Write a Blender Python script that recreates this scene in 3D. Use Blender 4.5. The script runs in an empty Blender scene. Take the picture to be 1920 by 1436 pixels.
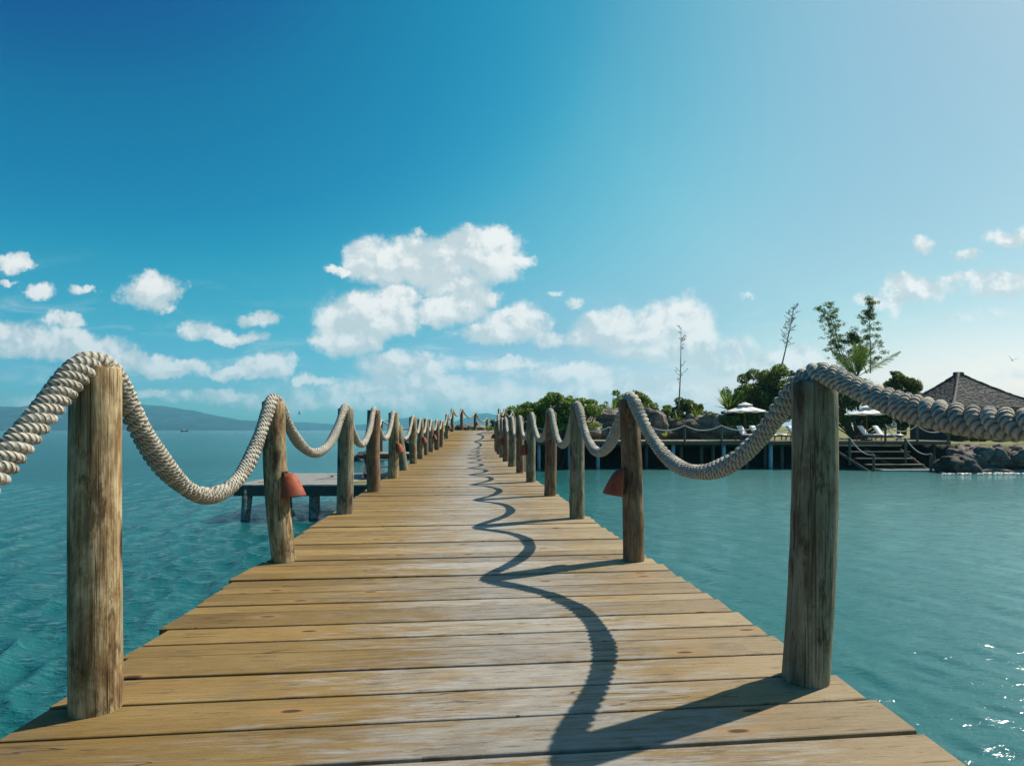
import bpy, math, random
import numpy as np
from mathutils import Vector, Matrix, noise, Euler

sc = bpy.context.scene
R = math.radians
EYE = 2.60          # eye height over the water (z = 0)
F = 1039.0          # focal length in photo pixels (1920 wide)

# ------------------------------------------------------------------ camera
cd = bpy.data.cameras.new("camera")
cam = bpy.data.objects.new("camera", cd)
sc.collection.objects.link(cam)
cam.location = (0, 0, EYE)
cam.rotation_euler = (R(90), 0, 0)
cd.sensor_width = 36.0
cd.lens = F / 1920 * 36
cd.shift_y = 88 / 1920
cd.clip_start = 0.02
cd.clip_end = 60000
sc.camera = cam

# ------------------------------------------------------------------ sun, exposure
SUN_EL, SUN_AZ = R(46.5), math.atan2(0.895, 0.445)    # azimuth clockwise from +Y
sl = bpy.data.lights.new("sun", 'SUN')
sl.energy = 5.0
sl.angle = R(0.53)
sl.color = (1.0, 0.93, 0.80)
sun = bpy.data.objects.new("sun", sl)
sc.collection.objects.link(sun)
sdir = Vector((math.sin(SUN_AZ) * math.cos(SUN_EL), math.cos(SUN_AZ) * math.cos(SUN_EL), math.sin(SUN_EL)))
sun.rotation_euler = sdir.to_track_quat('Z', 'Y').to_euler()
sun.location = sdir * 30
sc.view_settings.view_transform = 'Standard'
sc.view_settings.look = 'None'
sc.view_settings.exposure = 0.32
sc.view_settings.gamma = 1.0
sc.cycles.use_denoising = True
sc.cycles.max_bounces = 8
sc.cycles.transparent_max_bounces = 8
sc.cycles.volume_bounces = 0

# ------------------------------------------------------------------ node helpers
class NT:
    def __init__(s, tree):
        s.t = tree
        s.n = tree.nodes
        s.l = tree.links
    def new(s, kind, **kw):
        n = s.n.new(kind)
        for k, v in kw.items():
            setattr(n, k, v)
        return n
    def put(s, sock, v):
        if isinstance(v, bpy.types.NodeSocket):
            s.l.new(v, sock)
        elif v is not None:
            if isinstance(v, (tuple, list)) and sock.type == 'RGBA' and len(v) == 3:
                v = (*v, 1)
            sock.default_value = v
    def math(s, op, a, b=None, c=None, clamp=False):
        n = s.new('ShaderNodeMath', operation=op, use_clamp=clamp)
        s.put(n.inputs[0], a)
        if b is not None: s.put(n.inputs[1], b)
        if c is not None: s.put(n.inputs[2], c)
        return n.outputs[0]
    def vmath(s, op, a, b=None, c=None):
        n = s.new('ShaderNodeVectorMath', operation=op)
        s.put(n.inputs[0], a)
        if b is not None: s.put(n.inputs[1], b)
        if c is not None: s.put(n.inputs[2], c)
        return n.outputs['Value'] if op in ('LENGTH', 'DOT_PRODUCT') else n.outputs[0]
    def mix(s, f, a, b, blend='MIX'):
        n = s.new('ShaderNodeMix', data_type='RGBA', blend_type=blend)
        s.put(n.inputs[0], f); s.put(n.inputs[6], a); s.put(n.inputs[7], b)
        return n.outputs[2]
    def noise(s, vec, scale, detail=4, rough=0.55, dim='3D', dist=0.0):
        n = s.new('ShaderNodeTexNoise', noise_dimensions=dim)
        s.put(n.inputs['Vector'], vec)
        s.put(n.inputs['Scale'], scale); s.put(n.inputs['Detail'], detail)
        s.put(n.inputs['Roughness'], rough); s.put(n.inputs['Distortion'], dist)
        return n.outputs['Fac']
    def sstep(s, v, a, b, to0=0.0, to1=1.0):
        n = s.new('ShaderNodeMapRange', interpolation_type='SMOOTHSTEP')
        s.put(n.inputs[0], v)
        n.inputs[1].default_value = a; n.inputs[2].default_value = b
        n.inputs[3].default_value = to0; n.inputs[4].default_value = to1
        return n.outputs[0]
    def lin(s, v, a, b, to0=0.0, to1=1.0):
        n = s.new('ShaderNodeMapRange')
        s.put(n.inputs[0], v)
        n.inputs[1].default_value = a; n.inputs[2].default_value = b
        n.inputs[3].default_value = to0; n.inputs[4].default_value = to1
        return n.outputs[0]
    def ramp(s, v, stops):
        n = s.new('ShaderNodeValToRGB')
        s.put(n.inputs[0], v)
        e = n.color_ramp.elements
        while len(e) > 1: e.remove(e[-1])
        e[0].position = stops[0][0]; e[0].color = (*stops[0][1], 1)
        for p, c in stops[1:]:
            x = e.new(p); x.color = (*c, 1)
        return n.outputs[0]
    def mapping(s, vec, scale=(1, 1, 1), rot=(0, 0, 0), loc=(0, 0, 0)):
        n = s.new('ShaderNodeMapping')
        s.put(n.inputs[0], vec)
        n.inputs['Location'].default_value = loc
        n.inputs['Rotation'].default_value = rot
        n.inputs['Scale'].default_value = scale
        return n.outputs[0]
    def comb(s, x, y, z):
        n = s.new('ShaderNodeCombineXYZ')
        for i, v in enumerate((x, y, z)): s.put(n.inputs[i], v)
        return n.outputs[0]
    def sep(s, v):
        n = s.new('ShaderNodeSeparateXYZ'); s.put(n.inputs[0], v)
        return n.outputs
    def bump(s, h, strength=0.5, dist=0.01, normal=None):
        n = s.new('ShaderNodeBump')
        s.put(n.inputs['Strength'], strength); s.put(n.inputs['Distance'], dist); s.put(n.inputs['Height'], h)
        if normal is not None: s.put(n.inputs['Normal'], normal)
        return n.outputs[0]

def material(name):
    m = bpy.data.materials.new(name)
    m.use_nodes = True
    t = NT(m.node_tree)
    b = t.n['Principled BSDF']
    return m, t, b

# ------------------------------------------------------------------ world: sky and clouds
w = bpy.data.worlds.new("World")
sc.world = w
w.use_nodes = True
t = NT(w.node_tree)
bg = t.n['Background']
sky = t.new('ShaderNodeTexSky', sky_type='NISHITA', sun_disc=False)
sky.sun_elevation = SUN_EL
sky.sun_rotation = SUN_AZ
sky.air_density = 1.0
sky.dust_density = 1.0
sky.ozone_density = 2.5
SKY_STRENGTH = 0.080
bg.inputs['Strength'].default_value = SKY_STRENGTH
dirv = t.new('ShaderNodeTexCoord').outputs['Generated']
dx, dy, dz = t.sep(dirv)
crv = t.new('ShaderNodeRGBCurve')          # the photograph's teal colour response, on the sky's own values
crv.mapping.use_clip = False
t.put(crv.inputs['Color'], t.vmath('SCALE', sky.outputs[0]))
crv.inputs['Color'].links[0].from_node.inputs['Scale'].default_value = 0.1
for ch, pts in ((0, [(0, 0), (.10, .001), (.16, .018), (.20, .085), (.30, .25), (.45, .40), (.6, .60), (.8, .78), (1, .95)]),
                (1, [(0, 0), (.16, .075), (.20, .18), (.25, .265), (.30, .375), (.386, .48), (.5, .535), (.64, .65), (.76, .75), (1, .95)]),
                (2, [(0, 0), (.3, .27), (.35, .36), (.42, .465), (.5, .57), (.6, .65), (.75, .70), (.9, .80), (1, .9)])):
    c = crv.mapping.curves[ch]
    c.points[0].location = pts[0]; c.points[1].location = pts[-1]
    for q in pts[1:-1]: c.points.new(*q)
crv.mapping.update()
_g = t.vmath('SCALE', crv.outputs[0]); _g.node.inputs['Scale'].default_value = 10.0
_cg = t.vmath('DOT_PRODUCT', dirv, tuple(sdir))
graded = t.mix(1.0, _g, t.vmath('SCALE', t.ramp(t.lin(_cg, -.2, 1.0), [(.0, (.15, .50, .60)), (.33, (.26, .60, .64)), (.55, (.60, .68, .67)), (.75, (.76, .76, .69)), (1.0, (.54, .61, .63))])), 'MULTIPLY')
graded.node.inputs[7].links[0].from_node.inputs['Scale'].default_value = 1.55
graded = t.mix(t.sstep(dz, .20, .0), graded, t.mix(1.0, graded, (1.62, 1.16, 1.20), 'MULTIPLY'))
dyc = t.math('MAXIMUM', dy, 0.05)
p = t.comb(t.math('DIVIDE', dx, dyc), t.math('DIVIDE', dz, dyc), 0.0)
# (cx, cy, rx, ry, strength) measured on the photograph, turned into directions
CL = [(800,495,125,44,1),(905,480,72,46,1),(690,478,48,30,.9),(640,510,34,10,.7),(925,455,32,26,1),(965,485,34,14,.8),(855,535,70,24,.8),
(690,592,88,42,1),(742,562,38,24,.9),(655,640,58,30,.9),(845,578,62,28,.9),(900,552,52,14,.8),
(962,606,58,32,1),(925,625,70,20,.9),(1015,632,50,18,.8),
(1200,622,115,40,1),(1275,600,68,42,1),(1130,628,70,26,.9),(1312,640,56,50,.9),(1330,680,70,24,.7),(1230,655,120,26,.7),
(755,690,90,26,.8),(700,722,66,20,.7),(780,718,80,18,.6),(945,685,86,14,.6),(1050,700,100,14,.55),(860,745,340,30,.5),(1150,740,260,24,.5),
(280,545,56,28,1),(302,566,24,14,.9),(76,548,30,14,.8),(152,543,24,8,.6),(30,498,32,12,.8),(12,532,16,6,.6),(122,600,44,16,.8),
(378,620,46,16,.8),(435,633,50,11,.8),(488,602,38,13,.8),
(30,640,76,30,1),(130,644,64,26,1),(190,662,62,25,.9),(262,683,62,20,.9),(335,692,62,13,.8),(500,684,52,22,.9),(435,700,64,13,.8),(590,713,42,11,.8),(290,736,36,9,.7),(420,745,100,12,.5),(520,757,90,14,.45),
(90,760,90,18,.3),(1742,458,24,14,.7),(1895,443,46,17,.9),(1815,481,24,9,.7),(1700,545,58,26,.9),(1668,565,30,22,.8),(1735,535,50,16,.7),(1885,532,74,20,.85),(1785,518,40,9,.5),
(1495,672,44,20,.8),(1450,682,70,16,.6),(1395,650,40,26,.5),(782,437,13,8,.6),(1080,568,22,8,.4),(1030,553,14,5,.35),(1625,560,28,12,.5),(1400,555,16,6,.35),(1820,585,60,8,.2)]
wn = t.new('ShaderNodeTexNoise', noise_dimensions='2D'); t.put(wn.inputs['Vector'], p)
wn.inputs['Scale'].default_value = 10; wn.inputs['Detail'].default_value = 9; wn.inputs['Roughness'].default_value = .68
off = t.vmath('MULTIPLY', t.vmath('SUBTRACT', wn.outputs['Color'], (.5, .5, .5)), (.105, .062, 0))
pw = t.vmath('ADD', p, off)
acc = None
for cx, cy, rx, ry, s_ in CL:
    u, v = (cx - 960) / F, (806 - cy) / F
    a, b_ = F / (rx * 1.22), F / (ry * 1.28)
    q = t.vmath('MULTIPLY_ADD', pw, (a, b_, 0), (-u * a, -v * b_, 0))
    m_ = t.math('MULTIPLY_ADD', t.vmath('LENGTH', q), -s_, s_)
    acc = m_ if acc is None else t.math('MAXIMUM', acc, m_)
n1 = t.noise(p, 15, 10, .60, '2D')
pl = t.vmath('ADD', p, (0.010, 0.014, 0))
n2 = t.noise(pl, 15, 10, .60, '2D')
n3 = t.noise(p, 9, 5, .55, '2D')
n4 = t.noise(t.vmath('ADD', p, (0.02, 0.03, 0)), 9, 5, .55, '2D')
dens = t.math('ADD', acc, t.math('MULTIPLY_ADD', n1, .85, -.30))
cov = t.sstep(dens, -.02, .52)
cov = t.math('MULTIPLY', cov, t.sstep(acc, -.15, .14))
cov = t.math('MULTIPLY', cov, t.sstep(dy, .02, .2))
accu = None
for cx, cy, rx, ry, s_ in [q for q in CL if q[2] > 44 and q[4] > .6]:
    u, v = (cx - 960) / F, (806 - cy) / F
    a, b_ = F / (rx * 1.22), F / (ry * 1.28)
    q = t.vmath('MULTIPLY_ADD', pw, (a, b_, 0), (-u * a, -v * b_ + .45, 0))
    m_ = t.math('MULTIPLY_ADD', t.vmath('LENGTH', q), -s_, s_)
    accu = m_ if accu is None else t.math('MAXIMUM', accu, m_)
under = t.sstep(t.math('SUBTRACT', accu, acc), -.05, .42)
relief = t.math('ADD', t.math('MULTIPLY', t.math('SUBTRACT', n1, n2), 1.6), t.math('MULTIPLY', t.math('SUBTRACT', n3, n4), 1.4))
lit = t.sstep(relief, -.28, .22)
lit = t.math('MULTIPLY', lit, t.math('MULTIPLY_ADD', under, -.9, 1.0))
ccol = t.mix(lit, (5.9, 6.9, 7.2), (9.3, 9.4, 9.2))
elev = t.lin(dz, 0.0, .22, .62, .97)
cov = t.math('MULTIPLY', cov, elev)
wsp = t.sstep(t.noise(t.mapping(p, (1.6, 7.5, 1)), 3.2, 9, .66, '2D', dist=.5), .50, .78)
wband = t.math('MULTIPLY', t.sstep(dz, .0, .08), t.sstep(dz, .27, .08))
cov = t.math('MAXIMUM', cov, t.math('MULTIPLY', t.math('MULTIPLY', wsp, wband), .42))
final = t.mix(cov, graded, ccol)
t.put(bg.inputs['Color'], final)

# ------------------------------------------------------------------ mesh helpers
class MB:
    def __init__(s):
        s.v, s.f, s.uv = [], [], []
    def add(s, vs, fs, uvs=None):
        o = len(s.v)
        s.v.extend([tuple(x) for x in vs])
        for f in fs: s.f.append(tuple(i + o for i in f))
        if uvs is not None: s.uv.extend(uvs)
        return s
    def box(s, c, sz, rot=0.0, M=None):
        hx, hy, hz = sz[0] / 2, sz[1] / 2, sz[2] / 2
        vs = [Vector((x, y, z)) for x in (-hx, hx) for y in (-hy, hy) for z in (-hz, hz)]
        m = M if M is not None else Matrix.Rotation(rot, 3, 'Z')
        vs = [m @ v + Vector(c) for v in vs]
        return s.add(vs, [(0, 1, 3, 2), (4, 6, 7, 5), (0, 4, 5, 1), (2, 3, 7, 6), (0, 2, 6, 4), (1, 5, 7, 3)])
    def bar(s, a, b, wdt, h):
        a, b = Vector(a), Vector(b); d = b - a; L = d.length; d.normalize()
        up = Vector((0, 0, 1)) if abs(d.z) < .95 else Vector((0, 1, 0))
        x = d.cross(up).normalized(); z = x.cross(d)
        M = Matrix((x, d, z)).transposed()
        return s.box((a + b) / 2, (wdt, L, h), M=M)
    def tube(s, pts, rad, n=10, cap=True):
        pts = [Vector(q) for q in pts]; N = len(pts)
        if not hasattr(rad, '__len__'): rad = [rad] * N
        vs, fs = [], []
        d0 = (pts[1] - pts[0]).normalized()
        ref = Vector((0, 0, 1)) if abs(d0.z) < .9 else Vector((1, 0, 0))
        x = d0.cross(ref).normalized()
        for i in range(N):
            d = (pts[min(i + 1, N - 1)] - pts[max(i - 1, 0)]).normalized()
            x = (x - d * x.dot(d)).normalized(); y = d.cross(x)
            for k in range(n):
                a = 2 * math.pi * k / n
                vs.append(pts[i] + (x * math.cos(a) + y * math.sin(a)) * rad[i])
        for i in range(N - 1):
            for k in range(n):
                k2 = (k + 1) % n
                fs.append((i * n + k, i * n + k2, (i + 1) * n + k2, (i + 1) * n + k))
        if cap:
            fs.append(tuple(range(n - 1, -1, -1))); fs.append(tuple((N - 1) * n + k for k in range(n)))
        return s.add(vs, fs)
    def build(s, name, mat, parent=None, smooth=False, loc=None, angle=None):
        me = bpy.data.meshes.new(name)
        vs = s.v
        if loc is not None:
            l = Vector(loc); vs = [(x - l.x, y - l.y, z - l.z) for x, y, z in vs]
        me.from_pydata(vs, [], s.f)
        if s.uv:
            uvl = me.uv_layers.new(name='UVMap')
            flat = []
            for f in s.f:
                for i in f: flat.extend(s.uv[i])
            uvl.data.foreach_set('uv', flat)
        if smooth:
            me.polygons.foreach_set('use_smooth', [True] * len(me.polygons))
        me.materials.append(mat)
        me.update()
        o = bpy.data.objects.new(name, me)
        sc.collection.objects.link(o)
        if loc is not None: o.location = loc
        if parent: o.parent = parent
        return o

def tag(o, label=None, cat=None, group=None, kind=None):
    if label: o['label'] = label
    if cat: o['category'] = cat
    if group: o['group'] = group
    if kind: o['kind'] = kind
    return o
def empty(name, loc=(0, 0, 0), rz=0.0):
    o = bpy.data.objects.new(name, None)
    o.empty_display_size = .2
    sc.collection.objects.link(o)
    o.location = loc; o.rotation_euler = (0, 0, rz)
    return o
def at(px, py, d):
    return Vector(((px - 960) / F * d, d, EYE + (806 - py) / F * d))
def interp(x, xs, ys): return float(np.interp(x, xs, ys))

def np_mesh(name, V, faces_flat, nper, mat, parent=None, smooth=False, uv=None):
    me = bpy.data.meshes.new(name)
    nf = len(faces_flat) // nper
    me.vertices.add(len(V)); me.vertices.foreach_set('co', np.asarray(V, dtype=np.float32).ravel())
    me.loops.add(len(faces_flat)); me.loops.foreach_set('vertex_index', np.asarray(faces_flat, dtype=np.int32))
    me.polygons.add(nf)
    me.polygons.foreach_set('loop_start', np.arange(0, nf * nper, nper, dtype=np.int32))
    me.polygons.foreach_set('loop_total', np.full(nf, nper, dtype=np.int32))
    if smooth: me.polygons.foreach_set('use_smooth', np.ones(nf, dtype=bool))
    if uv is not None:
        l = me.uv_layers.new(name='UVMap')
        l.data.foreach_set('uv', np.asarray(uv, dtype=np.float32)[np.asarray(faces_flat)].ravel())
    me.materials.append(mat)
    me.update(calc_edges=True)
    o = bpy.data.objects.new(name, me)
    sc.collection.objects.link(o)
    if parent: o.parent = parent
    return o

# ------------------------------------------------------------------ materials
def mat_deck():
    m, t, b = material('weathered planks')
    uv = t.new('ShaderNodeTexCoord').outputs['UV']
    rnd = t.new('ShaderNodeNewGeometry').outputs['Random Per Island']
    u, v, _ = t.sep(uv)
    off = t.math('MULTIPLY', rnd, 37.0)
    P = t.comb(t.math('ADD', u, off), v, off)
    big = t.noise(t.mapping(P, (1.0, 3.0, 1)), 1.1, 3, .6)
    grain = t.noise(t.mapping(P, (4.5, 75, 1)), 1.6, 9, .74)
    streak = t.noise(t.mapping(P, (3.6, 22, 1)), 2.0, 8, .70, dist=.35)
    fine = t.noise(t.mapping(P, (22, 330, 1)), 1.0, 5, .7)
    tan = t.ramp(t.math('MULTIPLY_ADD', grain, .5, t.math('MULTIPLY', big, .5)), [(.30, (.120, .066, .018)), (.43, (.200, .122, .036)), (.55, (.262, .168, .058)), (.70, (.34, .24, .105))])
    grey = t.ramp(t.math('MULTIPLY_ADD', grain, .5, t.math('MULTIPLY', streak, .5)), [(.30, (.17, .155, .135)), (.44, (.30, .285, .26)), (.60, (.41, .40, .375))])
    # grey wear plus painted sun glare along the middle, golden boards at the edges
    cen = t.math('ABSOLUTE', t.math('SUBTRACT', u, .22))
    wear_glare = t.math('SUBTRACT', 1.0, t.math('MULTIPLY', cen, .95))
    wn_ = t.noise(t.mapping(P, (2.6, 20, 1)), 1.7, 10, .74, dist=.3)
    wb = t.noise(t.mapping(P, (1.2, 3.5, 1), loc=(4, 4, 4)), 1.2, 4, .6)
    wsum = t.math('ADD', t.math('MULTIPLY', wear_glare, .62), t.math('ADD', t.math('MULTIPLY', wn_, 1.9), t.math('MULTIPLY', wb, .8)))
    wf = t.sstep(wsum, 1.46, 2.02)
    col = t.mix(t.math('MULTIPLY', wf, .78), tan, grey)
    beige = t.sstep(u, .55, 1.15)
    col = t.mix(t.math('MULTIPLY', beige, .6), col, t.mix(grain, (.25, .185, .11), (.46, .375, .255)))
    dark = t.sstep(t.noise(t.mapping(P, (3.6, 34, 1), loc=(5, 3, 1)), 1.7, 9, .72), .555, .64)
    col = t.mix(t.math('MULTIPLY', dark, .68), col, (.10, .07, .045))
    warm = t.sstep(t.noise(t.mapping(P, (1.2, 14, 1), loc=(1, 7, 3)), 1.9, 4, .6), .55, .7)
    col = t.mix(t.math('MULTIPLY', t.math('MULTIPLY', warm, .45), t.sstep(u, .7, -.6)), col, (.27, .145, .04))
    blot = t.sstep(t.noise(t.mapping(P, (2.2, 5, 1), loc=(11, 4, 2)), 1.6, 7, .7), .54, .66)
    col = t.mix(t.math('MULTIPLY', blot, .35), col, (.13, .105, .075))
    ck = t.noise(t.mapping(P, (.7, 13, 1), loc=(2, 9, 5)), 1.0, 3, .5)
    crack = t.math('MULTIPLY', t.math('SUBTRACT', 1, t.sstep(t.math('ABSOLUTE', t.math('SUBTRACT', ck, .5)), .0, .006)), t.sstep(t.noise(P, 1.7, 2, .5), .52, .58))
    col = t.mix(t.math('MULTIPLY', crack, .8), col, (.04, .025, .015))
    spk = t.sstep(t.noise(P, 55, 5, .75), .62, .70)
    col = t.mix(t.math('MULTIPLY', spk, .25), col, (.07, .05, .035))
    tone = t.lin(rnd, 0, 1, .82, 1.22)
    col = t.mix(1.0, col, t.comb(tone, tone, tone), 'MULTIPLY')
    # knots: few elongated dark eyes
    vo = t.new('ShaderNodeTexVoronoi', feature='F1', voronoi_dimensions='2D')
    t.put(vo.inputs['Vector'], t.mapping(P, (1.0, 3.4, 1))); vo.inputs['Scale'].default_value = 1.5
    vr = t.sep(vo.outputs['Color'])[0]
    pick = t.math('GREATER_THAN', vr, .48)
    kn = t.math('MULTIPLY', t.math('SUBTRACT', 1, t.sstep(vo.outputs['Distance'], .030, .060)), pick)
    halo = t.math('MULTIPLY', t.math('SUBTRACT', 1, t.sstep(vo.outputs['Distance'], .06, .20)), pick)
    col = t.mix(t.math('MULTIPLY', halo, .5), col, (.36, .20, .08))
    col = t.mix(t.math('MULTIPLY', kn, .9), col, (.045, .025, .015))
    t.put(b.inputs['Base Color'], col)
    t.put(b.inputs['Roughness'], t.lin(streak, .3, .7, .58, .80))
    b.inputs['Specular IOR Level'].default_value = .26
    h = t.math('ADD', t.math('MULTIPLY', grain, .9), t.math('MULTIPLY', fine, .5))
    h = t.math('SUBTRACT', h, t.math('MULTIPLY', kn, .8))
    h = t.math('SUBTRACT', h, t.math('MULTIPLY', crack, .8))
    t.put(b.inputs['Normal'], t.bump(h, .8, .006))
    return m

def mat_post(name, c_dark, c_mid, c_light, green=.5, seed=0.0):
    m, t, b = material(name)
    P0 = t.new('ShaderNodeTexCoord').outputs['Object']
    rnd = t.new('ShaderNodeObjectInfo').outputs['Random']
    off = t.math('MULTIPLY', rnd, 23.0)
    P = t.vmath('ADD', P0, t.comb(off, off, t.math('MULTIPLY', off, 1.7)))
    streak = t.noise(t.mapping(P, (42, 42, 3.2)), 1.6, 8, .72)
    fine = t.noise(t.mapping(P, (150, 150, 9)), 1.2, 6, .7)
    patch = t.noise(t.mapping(P, (6, 6, 2.4)), 1.9, 9, .74, dist=.5)
    col = t.ramp(t.math('MULTIPLY_ADD', streak, .45, t.math('MULTIPLY', patch, .55)), [(.35, c_dark), (.465, c_mid), (.575, c_light)])
    g = t.sstep(t.noise(t.mapping(P, (6, 6, 2.2), loc=(3, 1, 7)), 1.5, 5, .65), .5, .62)
    col = t.mix(t.math('MULTIPLY', g, green), col, (.19, .20, .125))
    st = t.sstep(t.noise(t.mapping(P, (8, 8, 2.6), loc=(9, 2, 4)), 1.9, 9, .74), .535, .63)
    col = t.mix(t.math('MULTIPLY', st, .75), col, (.040, .020, .009))
    cr = t.noise(t.mapping(P, (55, 55, .5)), 1.0, 2, .5)
    crack = t.math('SUBTRACT', 1, t.sstep(t.math('ABSOLUTE', t.math('SUBTRACT', cr, .5)), .004, .022))
    col = t.mix(t.math('MULTIPLY', crack, .7), col, (.03, .017, .01))
    vo = t.new('ShaderNodeTexVoronoi', feature='F1')
    t.put(vo.inputs['Vector'], t.mapping(P, (9, 9, 3.2))); vo.inputs['Scale'].default_value = 1.0
    pick = t.math('GREATER_THAN', t.sep(vo.outputs['Color'])[0], .60)
    kn = t.math('MULTIPLY', t.math('SUBTRACT', 1, t.sstep(vo.outputs['Distance'], .12, .21)), pick)
    halo = t.math('MULTIPLY', t.math('SUBTRACT', 1, t.sstep(vo.outputs['Distance'], .16, .34)), pick)
    col = t.mix(t.math('MULTIPLY', halo, .4), col, (.10, .05, .022))
    col = t.mix(t.math('MULTIPLY', kn, .85), col, (.022, .012, .008))
    t.put(b.inputs['Base Color'], col)
    b.inputs['Roughness'].default_value = .72
    b.inputs['Specular IOR Level'].default_value = .3
    h = t.math('ADD', streak, t.math('MULTIPLY', fine, .4))
    h = t.math('SUBTRACT', h, t.math('MULTIPLY', crack, .7))
    t.put(b.inputs['Normal'], t.bump(h, .6, .006))
    return m

def mat_rope():
    m, t, b = material('sisal rope')
    uv = t.new('ShaderNodeTexCoord').outputs['UV']
    P = t.new('ShaderNodeTexCoord').outputs['Object']
    u, v, _ = t.sep(uv)
    jit = t.noise(P, 40, 3, .6)
    ph = t.math('ADD', t.math('MULTIPLY', u, 7.2), t.math('MULTIPLY', v, -2.6))
    ph = t.math('ADD', ph, t.math('MULTIPLY', jit, .5))
    yarn = t.math('ABSOLUTE', t.math('SINE', t.math('MULTIPLY', ph, math.pi)))
    fib = t.noise(P, 300, 4, .8)
    col = t.ramp(t.math('MULTIPLY_ADD', t.math('POWER', yarn, .6), .62, t.math('MULTIPLY', jit, .4)), [(.12, (.075, .055, .035)), (.40, (.32, .275, .205)), (.8, (.58, .54, .46))])
    big = t.noise(P, 5, 3, .6)
    col = t.mix(t.sstep(big, .5, .68, 0, .35), col, (.30, .26, .21))
    t.put(b.inputs['Base Color'], col)
    b.inputs['Roughness'].default_value = .85
    b.inputs['Specular IOR Level'].default_value = .2
    h = t.math('ADD', t.math('POWER', yarn, .7), t.math('MULTIPLY', fib, .55))
    t.put(b.inputs['Normal'], t.bump(h, 1.0, .008))
    return m

def simple(name, col, rough=.6, noise_scale=None, col2=None, bump=0, spec=.4, stretch=(1, 1, 1), bdist=.02):
    m, t, b = material(name)
    P = t.new('ShaderNodeTexCoord').outputs['Object']
    b.inputs['Roughness'].default_value = rough
    b.inputs['Specular IOR Level'].default_value = spec
    if noise_scale:
        n = t.noise(t.mapping(P, stretch), noise_scale, 5, .62)
        t.put(b.inputs['Base Color'], t.mix(t.sstep(n, .36, .64), col, col2 or tuple(c * .6 for c in col)))
        if bump: t.put(b.inputs['Normal'], t.bump(n, bump, bdist))
    else:
        b.inputs['Base Color'].default_value = (*col, 1)
    return m

def mat_leaf(name, c0, c1, c2):
    m, t, b = material(name)
    rnd = t.new('ShaderNodeNewGeometry').outputs['Random Per Island']
    P = t.new('ShaderNodeTexCoord').outputs['Object']
    n = t.noise(P, .9, 2, .5)
    f = t.math('ADD', t.math('MULTIPLY', rnd, .75), t.math('MULTIPLY_ADD', n, .8, -.27))
    col = t.ramp(f, [(.1, c0), (.5, c1), (.92, c2)])
    t.put(b.inputs['Base Color'], col)
    b.inputs['Roughness'].default_value = .42
    tr = t.new('ShaderNodeBsdfTranslucent')
    t.put(tr.inputs['Color'], t.mix(.5, col, (.16, .22, .02)))
    ms = t.new('ShaderNodeMixShader')
    ms.inputs[0].default_value = .5
    t.l.new(b.outputs[0], ms.inputs[1]); t.l.new(tr.outputs[0], ms.inputs[2])
    t.l.new(ms.outputs[0], t.n['Material Output'].inputs['Surface'])
    return m

def mat_rock(name, c0, c1, c2, sc_=1.0):
    m, t, b = material(name)
    P = t.new('ShaderNodeTexCoord').outputs['Object']
    a = t.noise(P, 1.2 * sc_, 8, .66)
    f = t.noise(P, 9 * sc_, 8, .72)
    col = t.ramp(t.math('MULTIPLY_ADD', a, .55, t.math('MULTIPLY', f, .45)), [(.36, c0), (.5, c1), (.64, c2)])
    t.put(b.inputs['Base Color'], col)
    b.inputs['Roughness'].default_value = .82
    h = t.math('ADD', a, t.math('MULTIPLY', f, .35))
    t.put(b.inputs['Normal'], t.bump(h, 1.0, .14))
    return m

M = {}
M['deck'] = mat_deck()
M['post'] = mat_post('round timber', (.060, .028, .010), (.20, .122, .052), (.48, .37, .21), .3)
M['post_grey'] = mat_post('grey green timber', (.066, .042, .020), (.16, .128, .074), (.30, .275, .185), .6)
M['post_red'] = mat_post('reddish timber', (.065, .028, .013), (.165, .085, .04), (.29, .185, .105), .15)
M['rope'] = mat_rope()
M['thin_rope'] = simple('thin pale rope', (.55, .52, .44), .8, 30, (.42, .39, .32))
M['beam'] = simple('dark joist timber', (.10, .065, .04), .8, 6, (.055, .035, .022), .4, stretch=(1, 1, 6))
M['terracotta'] = simple('terracotta', (.37, .074, .022), .65, 14, (.22, .045, .018), .35, bdist=.006)
M['bracket'] = simple('dark bracket', (.03, .028, .025), .5)
M['jetty'] = simple('grey jetty boards', (.30, .285, .26), .7, 5, (.20, .19, .17), .3, stretch=(1, 8, 1))
M['jetty_dark'] = simple('dark jetty beam', (.10, .085, .07), .75, 5, (.05, .04, .03), .4, stretch=(1, 1, 6))
M['pile_bleached'] = simple('barnacled pile', (.30, .31, .27), .8, 8, (.10, .10, .08), .5)
M['far_deck'] = simple('pale deck boards', (.34, .26, .17), .65, 3, (.25, .18, .115), .2)
M['far_wood'] = simple('weathered rail wood', (.14, .115, .08), .75, 6, (.08, .062, .042), stretch=(6, 6, 1))
M['pale_pile'] = simple('pale blue painted pile', (.42, .50, .52), .6, 4, (.32, .39, .41))
M['canvas'] = simple('cream canvas', (.82, .80, .74), .8, 3, (.76, .74, .68))
M['cushion'] = simple('white cushion', (.78, .80, .82), .85, 4, (.72, .74, .77))
M['teak'] = simple('teak', (.24, .10, .05), .5, 8, (.16, .07, .035), stretch=(6, 1, 1))
M['wall'] = simple('grey plaster', (.085, .09, .09), .85, 1.5, (.06, .065, .065))
M['leaf_tree'] = mat_leaf('tree leaves', (.016, .045, .010), (.08, .15, .022), (.30, .37, .06))
M['leaf_bush'] = mat_leaf('bush leaves', (.05, .11, .016), (.16, .26, .032), (.42, .50, .075))
M['leaf_yellow'] = mat_leaf('olive yellow leaves', (.05, .07, .012), (.13, .14, .025), (.28, .24, .05))
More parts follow.
